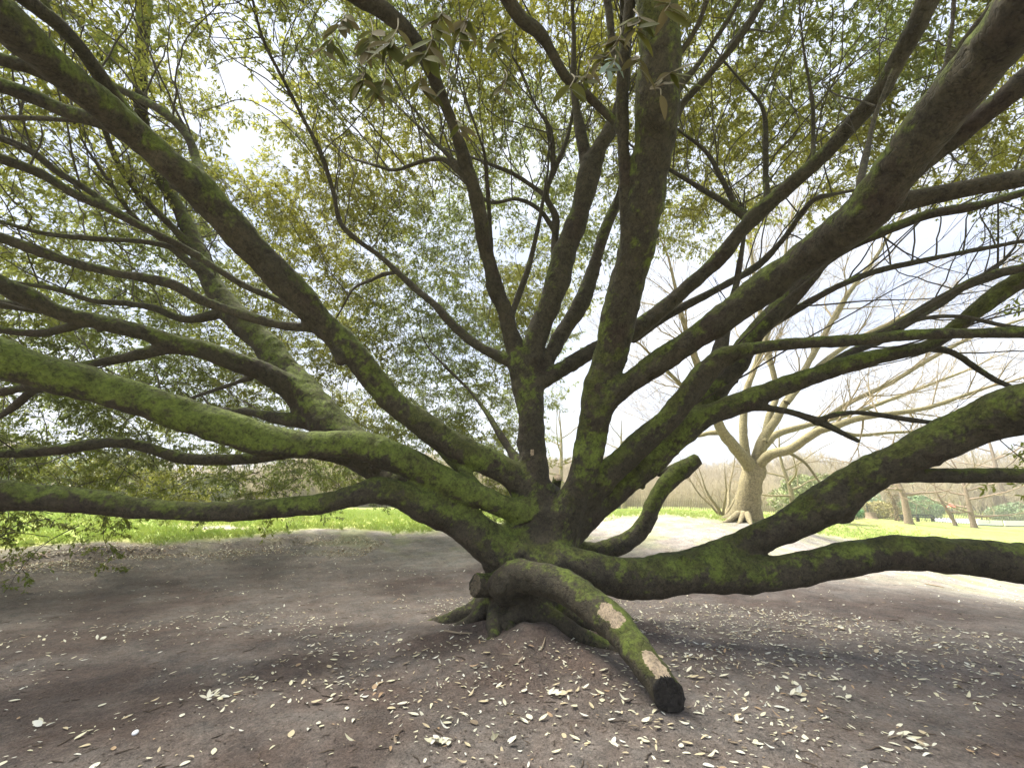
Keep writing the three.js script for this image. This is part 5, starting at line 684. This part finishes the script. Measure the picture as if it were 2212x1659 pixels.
{ // dark bench slab and brown stump by the railing
  const b = spot(1990, 44.5), t = thing('park_bench', 'low dark bench on the lawn edge either side of the slim bare tree', 'bench', b); part(t, 'seat', box(3.4, 0.07, 0.4, 0, 0.42, 0), black); part(t, 'backrest', box(3.4, 0.1, 0.04, 0, 0.62, -0.22), black); for (const x of [-1.5, 0, 1.5]) part(t, 'leg', box(0.08, 0.6, 0.36, x, 0.3, -0.04), black);
  const s = spot(1889, 45.3), u = thing('tree_stump', 'broad brown cut stump at the foot of the railing', 'stump', s), R = rng(3), st = new THREE.LatheGeometry([[0.62, -0.05], [0.5, 0.12], [0.44, 0.35], [0.43, 0.62]].map(([x, y]) => new THREE.Vector2(x, y)), 20), q = st.attributes.position; for (let i = 0; i < q.count; i++) { const k = 1 + 0.12 * noise(q.getX(i) * 4, q.getY(i) * 2, q.getZ(i) * 4); q.setX(i, q.getX(i) * k); q.setZ(i, q.getZ(i) * k); } st.computeVertexNormals(); part(u, 'bark', st, M.greyBark); part(u, 'cut_face', new THREE.CircleGeometry(0.42, 20).rotateX(-Math.PI / 2).translate(0, 0.615, 0), M.scar);
  const c = spot(2069, 56), w = thing('red_thing', 'small unidentified red thing built as a canopy behind the leaning tree', 'unidentified_thing', c), red = new THREE.MeshStandardMaterial({ name: 'faded_red_cloth', color: rgb(0.72, 0.13, 0.09), roughness: 0.8 }); part(w, 'canopy', new THREE.ConeGeometry(0.5, 0.4, 8).translate(0, 1.75, 0), red); part(w, 'pole', new THREE.CylinderGeometry(0.02, 0.02, 1.9, 8).translate(0, 0.95, 0), iron); part(w, 'foot', new THREE.CylinderGeometry(0.22, 0.26, 0.12, 12).translate(0, 0.06, 0), iron);  // red thing never identified; its canopy shape is made up
}
// ---------------------------------------------------------------- grass
{
  const R = rng(21), blades = []; for (let i = 0; i < 9; i++) { const a = R() * 6.28, h = 0.05 + 0.06 * R(), x = (R() - 0.5) * 0.12, z = (R() - 0.5) * 0.12, dx = Math.cos(a), dz = Math.sin(a), l = 0.03 + 0.04 * R(), g = new THREE.BufferGeometry(); g.setAttribute('position', new THREE.Float32BufferAttribute([x - dz * 0.004, 0, z + dx * 0.004, x + dz * 0.004, 0, z - dx * 0.004, x + dx * l * 0.4, h * 0.7, z + dz * l * 0.4, x + dx * l, h, z + dz * l], 3)); g.setIndex([0, 1, 2, 2, 1, 3]); g.computeVertexNormals(); blades.push(g); }
  const g = mergeGeometries(blades), mats = [], cols = [];
  for (let i = 0; i < 420000 && mats.length < 11000; i++) { const a = (-52 + 104 * R()) * Math.PI / 180, r = 10 + 30 * R() * R() + 6 * R(), x = Math.sin(a) * r, z = -Math.cos(a) * r; if (R() > grassMask(x, z)) continue; const s = 0.8 + 0.9 * R(), w = R(); mats.push(new THREE.Matrix4().makeRotationY(R() * 6.28).scale(V(s * 1.3, s, s * 1.3)).setPosition(V(x, terrain(x, z) - 0.005, z))); cols.push(rgb(lerp(0.34, 0.44, w), lerp(0.46, 0.5, w), lerp(0.1, 0.13, w))); }
  tag(stuff(scene, 'grass', g, new THREE.MeshPhysicalMaterial({ name: 'grass_blade', color: rgb(1, 1, 1), transmission: 0.3, thickness: 0, roughness: 0.8, side: THREE.DoubleSide }), mats, cols), 'short bright green grass of the lawn beyond the bare soil', 'grass');
}
// ---------------------------------------------------------------- fallen leaves
{
  const R = rng(55), shapes = [[0.36, 0.25, 0.12], [0.5, 0.2, -0.15], [0.3, 0.6, 0.35], [0.42, 0.45, -0.35], [0.58, 0.12, 0.08], [0.33, 0.8, 0.15]].map(([w, f, c]) => leafShape(1, w, f, c, 6)), small = [leafShape(1, 0.35, 0.3, 0.12), leafShape(1, 0.3, 0.5, -0.2), leafShape(1, 0.42, 0.15, 0.2)];
  const tones = [rgb(0.78, 0.75, 0.6), rgb(0.74, 0.7, 0.5), rgb(0.62, 0.52, 0.34), rgb(0.8, 0.79, 0.7), rgb(0.44, 0.3, 0.18), rgb(0.26, 0.2, 0.14)];
  const lm = tones.map((c, i) => new THREE.MeshStandardMaterial({ name: ['cream_leaf', 'straw_leaf', 'tan_leaf', 'white_leaf', 'rust_leaf', 'brown_leaf'][i], color: c, roughness: 0.6, side: THREE.DoubleSide }));
  const hot = [[940, 1440, 0.5, 2.2], [850, 1475, 0.35, 1.6], [1180, 1500, 0.45, 1.8], [1230, 1570, 0.5, 1.4], [480, 1505, 0.35, 1.2], [700, 1380, 0.5, 0.8], [1560, 1420, 0.8, 1.0], [1600, 1350, 1.2, 1.6], [1850, 1340, 1.4, 1.2], [1960, 1400, 1.1, 1.1], [1540, 1520, 0.6, 1.3], [1700, 1500, 0.3, 1.6], [2100, 1440, 0.8, 1.0], [600, 1205, 1.6, 4], [740, 1200, 1.5, 4], [420, 1220, 1.8, 3], [180, 1225, 1.6, 1.6], [1350, 1450, 0.5, 0.9], [990, 1610, 0.3, 1.4], [1520, 1590, 0.5, 1.0], [1740, 1560, 0.5, 0.9], [1300, 1430, 0.35, 1.2], [200, 1560, 0.3, 0.8]].map(([x, y, s, w]) => [ground(x, y), s, w]);
  const dens = (x, z) => { let w = 0.3 + 0.6 * fbm(x * 1.1, 2, z * 1.1, 3) + (x > 0.6 ? 0.06 : 0); for (const [p, s, k] of hot) w += k * Math.exp(-((x - p.x) ** 2 + (z - p.z) ** 2) / (s * s)) * Math.max(0, 0.5 + 1.3 * noise(x * 6, 6, z * 6)); return w; };
  const list = []; let guard = 0;
  while (list.length < 9500 && guard++ < 600000) {
    const a = (-54 + 108 * R()) * Math.PI / 180, r = R() < 0.55 ? 1.7 + 6.5 * Math.sqrt(R()) : 6 + 14 * Math.sqrt(R()), x = Math.sin(a) * r, z = -Math.cos(a) * r; if (R() > dens(x, z)) continue; if (grassMask(x, z) > 0.6 && R() > 0.4) continue; if (pathMask(x, z) > 0.5) continue; if (Math.hypot(x - 0.2, z + 5.68) < 0.62) continue;
    const y = terrain(x, z), L = (0.019 + 0.056 * R() ** 2.6 + 0.015 * R()), yaw = R() * 6.28, flip = R() < 0.3 ? Math.PI : 0, tilt = (R() - 0.5) * (R() < 0.15 ? 1.4 : 0.4); const [px, py, d] = seen(V(x, y, z));
    list.push({ p: V(x, y + 0.006 + (flip ? 0.008 : 0) + Math.abs(tilt) * L * 0.3, z), L, yaw, flip, tilt, big: px > -20 && px < 2232 && py < 1680 ? L / d : 0, tone: R() < 0.33 ? 0 : R() < 0.36 ? 1 : R() < 0.4 ? 2 : R() < 0.5 ? 3 : R() < 0.45 ? 4 : 5, shape: Math.floor(R() * 6) });
  }
  for (let i = 0; i < 9000; i++) {                // the drift where soil and lawn meet
    const x = lerp(-10.6, -3.6, R()), z = lineZ(stepLine, x) + (R() + R() - 0.75) * 1.3 + (x > -8 ? 0.25 : 0), y = terrain(x, z), L = 0.035 + 0.05 * R(), tilt = (R() - 0.5) * 0.8; if (R() > 0.55 + 0.8 * noise(x * 1.4, 3, z * 2)) continue;
    list.push({ p: V(x, y + 0.008 + Math.abs(tilt) * L * 0.3, z), L, yaw: R() * 6.28, flip: 0, tilt, big: 0, tone: R() < 0.3 ? 0 : R() < 0.4 ? 2 : R() < 0.5 ? 4 : R() < 0.6 ? 5 : 1, shape: 0 });
  }
  list.sort((a, b) => b.big - a.big); const mats = small.map(() => []), cols = small.map(() => []); let first = null;
  const E = (l) => new THREE.Euler(l.flip, l.yaw, l.tilt, 'YXZ');
  list.forEach((l, i) => {
    if (i < 290 && l.big > 0) {
      let m; if (!first) { m = first = new THREE.Mesh(shapes[l.shape], lm[l.tone]); m.castShadow = m.receiveShadow = true; } else m = first.clone(); m.geometry = shapes[l.shape]; m.material = lm[l.tone]; m.name = numbered('fallen_leaf'); m.position.copy(l.p); m.rotation.copy(E(l)); m.scale.setScalar(l.L);
      const [px, py] = seen(l.p), place = py > 1540 ? (px < 740 ? 'near the lower left corner' : px < 1480 ? 'below the trunk near the bottom' : 'near the lower right corner') : px < 560 ? 'well left of the trunk' : px < 1060 ? 'left of the trunk roots' : px < 1380 ? 'between the trunk and the sawn log' : px < 1720 ? 'just right of the sawn log' : 'far right beyond the sawn log', form = l.L > 0.072 ? 'large' : l.L > 0.054 ? 'medium' : 'small';
      tag(m, `${form} ${['cream', 'straw coloured', 'tan', 'whitish', 'rust brown', 'dark brown'][l.tone]} ${l.flip ? 'upturned ' : ''}leaf on soil ${place}`, 'leaf', `${form} ${['cream', 'straw coloured', 'tan', 'whitish', 'rust brown', 'dark brown'][l.tone]} ${l.flip ? 'upturned ' : ''}leaves ${place}`); scene.add(m);
    } else { const k = i % 3; mats[k].push(new THREE.Matrix4().compose(l.p, new THREE.Quaternion().setFromEuler(E(l)), V(l.L, l.L, l.L))); cols[k].push(tones[l.tone].clone().multiplyScalar(0.85 + 0.2 * hash3(i, 3, 7))); }
  });
  const litter = new THREE.MeshStandardMaterial({ name: 'dry_leaf_litter', color: rgb(1, 1, 1), roughness: 0.7, side: THREE.DoubleSide });
  small.forEach((g, k) => { tag(stuff(scene, 'leaf_litter', g, litter, mats[k], cols[k]), 'scattered pale leaf litter on the soil farther off around the tree', 'leaf litter', 'leaf litter spread over the soil'); });
  // fallen sprigs: a short twig with a tuft of leaves
  const sprigs = [[1197, 1503, 0.11, 9, 'pale sprig of upstanding leaves on the soil before the trunk'], [948, 1608, 0.1, 11, 'bushy pale sprig near the bottom edge left of the standing leaf'], [1713, 1503, 0.1, 13, 'dense whitish tuft of dry leaves right of the log end'], [1488, 1424, 0.09, 8, 'pale leafy sprig lying just behind the sawn log'], [217, 1384, 0.11, 7, 'broad pale green sprig lying on open soil at the left'], [463, 1510, 0.11, 10, 'large cream sprig left of the trunk roots'], [1375, 1452, 0.1, 7, 'greenish sprig lying on the soil left of the log'], [90, 1570, 0.11, 5, 'flat greenish sprig near the lower left edge'], [1940, 1597, 0.12, 5, 'pale sprig of broad leaves at the lower right'], [2005, 1620, 0.1, 6, 'small tuft of leaves close to the lower right sprig'], [1820, 1360, 0.09, 7, 'bright leafy sprig under the long right limb']];
  const tw = new THREE.MeshStandardMaterial({ name: 'dry_twig', color: rgb(0.3, 0.24, 0.17), roughness: 0.9 });
  for (const [x, y, L, n, label] of sprigs) { const p = ground(x, y), t = thing('fallen_sprig', label, 'sprig', p); part(t, 'twig', tube([V(-0.06, 0.008, 0.01), V(0, 0.014, 0), V(0.05, 0.02, -0.01)], [0.0035, 0.003, 0.002], 6), tw); for (let i = 0; i < n; i++) { const a = R() * 6.28 * 0.7 + x, e = V(Math.cos(a), 0.05 + 1.3 * R() * R(), Math.sin(a) * 0.8); const m = part(t, 'leaf', shapes[[0, 4, 3, 1][i % 4]], lm[[0, 3, 1, 0, 3, 2][i % 6]]); m.applyMatrix4(frame(e, V((R() - 0.5) * 0.6, 1, 0.5), L * (0.36 + 0.36 * R()), V((R() - 0.5) * 0.12, 0.014, (R() - 0.5) * 0.07))); } }
  // single leaves and bits that stand out
  const single = (name, x, y, label, cat, geo, mat, s, e, dy = 0.01) => { const m = new THREE.Mesh(geo, mat); m.name = numbered(name); const p = ground(x, y); m.position.copy(p).add(V(0, dy, 0)); m.scale.setScalar(s); m.rotation.copy(e); m.castShadow = m.receiveShadow = true; tag(m, label, cat); scene.add(m); return m; };
  single('standing_leaf', 1064, 1592, 'broad yellowish leaf standing upright on the soil near the bottom', 'leaf', leafShape(1, 0.62, 0.2, 0.05, 6), lm[1], 0.095, new THREE.Euler(1.2, 0.2, 1.4), 0.005);
  single('standing_leaf', 1060, 1600, 'narrow yellowish leaf leaning against the broad standing leaf', 'leaf', leafShape(1, 0.35, 0.3, 0.1, 6), lm[1], 0.08, new THREE.Euler(1.2, 0.5, 0.8), 0.005);
  single('tan_leaf', 1034, 1390, 'small tan leaf standing on edge at the top of the leaf drift', 'leaf', leafShape(1, 0.6, 0.15, 0.05, 6), lm[4], 0.085, new THREE.Euler(1.3, 0, 1.35), 0.005);
  { const g = new THREE.SphereGeometry(1, 20, 14), q = g.attributes.position; for (let i = 0; i < q.count; i++) q.setY(i, q.getY(i) * 0.45 * (1 + 0.1 * noise(q.getX(i) * 2, 1, q.getZ(i) * 2))); g.computeVertexNormals(); single('white_pebble', 290, 1588, 'round white pebble on the soil at the lower left', 'pebble', g, white, 0.02, new THREE.Euler(0.5, 0, 0)); }
  const twigs = [[[1085, 1415], [1150, 1416], 'thin pale twig lying below the trunk roots', 0.006], [[[1168, 1408]][0], [1178, 1380], 'curved pale root tip beside the thin twig', 0.009], [[960, 1365], [1020, 1370], 'dark twig in the leaves left of the trunk roots', 0.012], [[2000, 1262], [2040, 1270], 'thin dark twig on the pale soil under the right limb', 0.014]];
  for (const [a, b, label, r] of twigs) { const p = ground(...a), q = ground(...b), m = p.clone().lerp(q, 0.5).add(V(0, r * 0.7, r * 4)), run = smooth([[p.clone().setY(p.y + r * 0.6), r], [m.clone(), r * 0.9], [q.clone().setY(q.y + r * 0.5), r * 0.5]], 0.03).map((k) => [k[0].sub(p), k[1]]), o = new THREE.Mesh(tube(run.map((k) => k[0]), run.map((k) => k[1]), 7, 0.2), r > 0.02 ? M.twig : tw); o.name = numbered('fallen_twig'); o.position.copy(p); o.castShadow = o.receiveShadow = true; tag(o, label, 'twig'); scene.add(o); }
}
{ // crumbs of earth, grit and broken twigs on the soil
  const R = rng(909), clod = new THREE.IcosahedronGeometry(1, 0), q = clod.attributes.position; for (let i = 0; i < q.count; i++) { const k = 1 + 0.35 * noise(q.getX(i) * 3, q.getY(i) * 3, q.getZ(i) * 3); q.setXYZ(i, q.getX(i) * k, q.getY(i) * 0.6 * k, q.getZ(i) * k); } clod.computeVertexNormals();
  const bit = tube([V(-0.5, 0, 0), V(-0.1, 0.04, 0.06), V(0.25, 0.02, -0.03), V(0.5, 0.03, 0.02)], [0.04, 0.045, 0.035, 0.02], 5), mats = [], cols = [], tm = [], tc = [];
  for (let i = 0; i < 26000; i++) { const a = (-54 + 108 * R()) * Math.PI / 180, r = 1.8 + 8.5 * R() * R(), x = Math.sin(a) * r, z = -Math.cos(a) * r; if (R() > 0.5 + 0.9 * fbm(x * 1.5, 8, z * 1.5, 3)) continue; const s = 0.0022 + 0.009 * R() ** 4, k = R(); mats.push(new THREE.Matrix4().makeRotationY(R() * 6.28).scale(V(s, s, s)).setPosition(V(x, terrain(x, z) + s * 0.2, z))); cols.push(rgb(lerp(0.06, 0.21, k), lerp(0.046, 0.175, k), lerp(0.037, 0.15, k))); }
  for (let i = 0; i < 1500; i++) { const a = (-54 + 108 * R()) * Math.PI / 180, r = 1.8 + 11 * R() * R(), x = Math.sin(a) * r, z = -Math.cos(a) * r, L = 0.03 + 0.12 * R() * R(); tm.push(new THREE.Matrix4().makeRotationY(R() * 6.28).scale(V(L, L * 0.8, L)).setPosition(V(x, terrain(x, z) + 0.003, z))); const k = 0.5 + R(); tc.push(rgb(0.1 * k, 0.075 * k, 0.055 * k)); }
  const m = new THREE.MeshStandardMaterial({ name: 'earth_crumb', color: rgb(1, 1, 1), roughness: 1 });
  tag(stuff(scene, 'soil_crumbs', clod, m, mats, cols), 'small crumbs of earth and grit on the bare soil', 'soil crumbs'); tag(stuff(scene, 'twig_litter', bit, m, tm, tc), 'broken bits of dark twig strewn over the bare soil', 'twig litter');
}
scene.fog = new THREE.FogExp2(0xf2f1ea, 0.0016);
renderer.render(scene, camera);
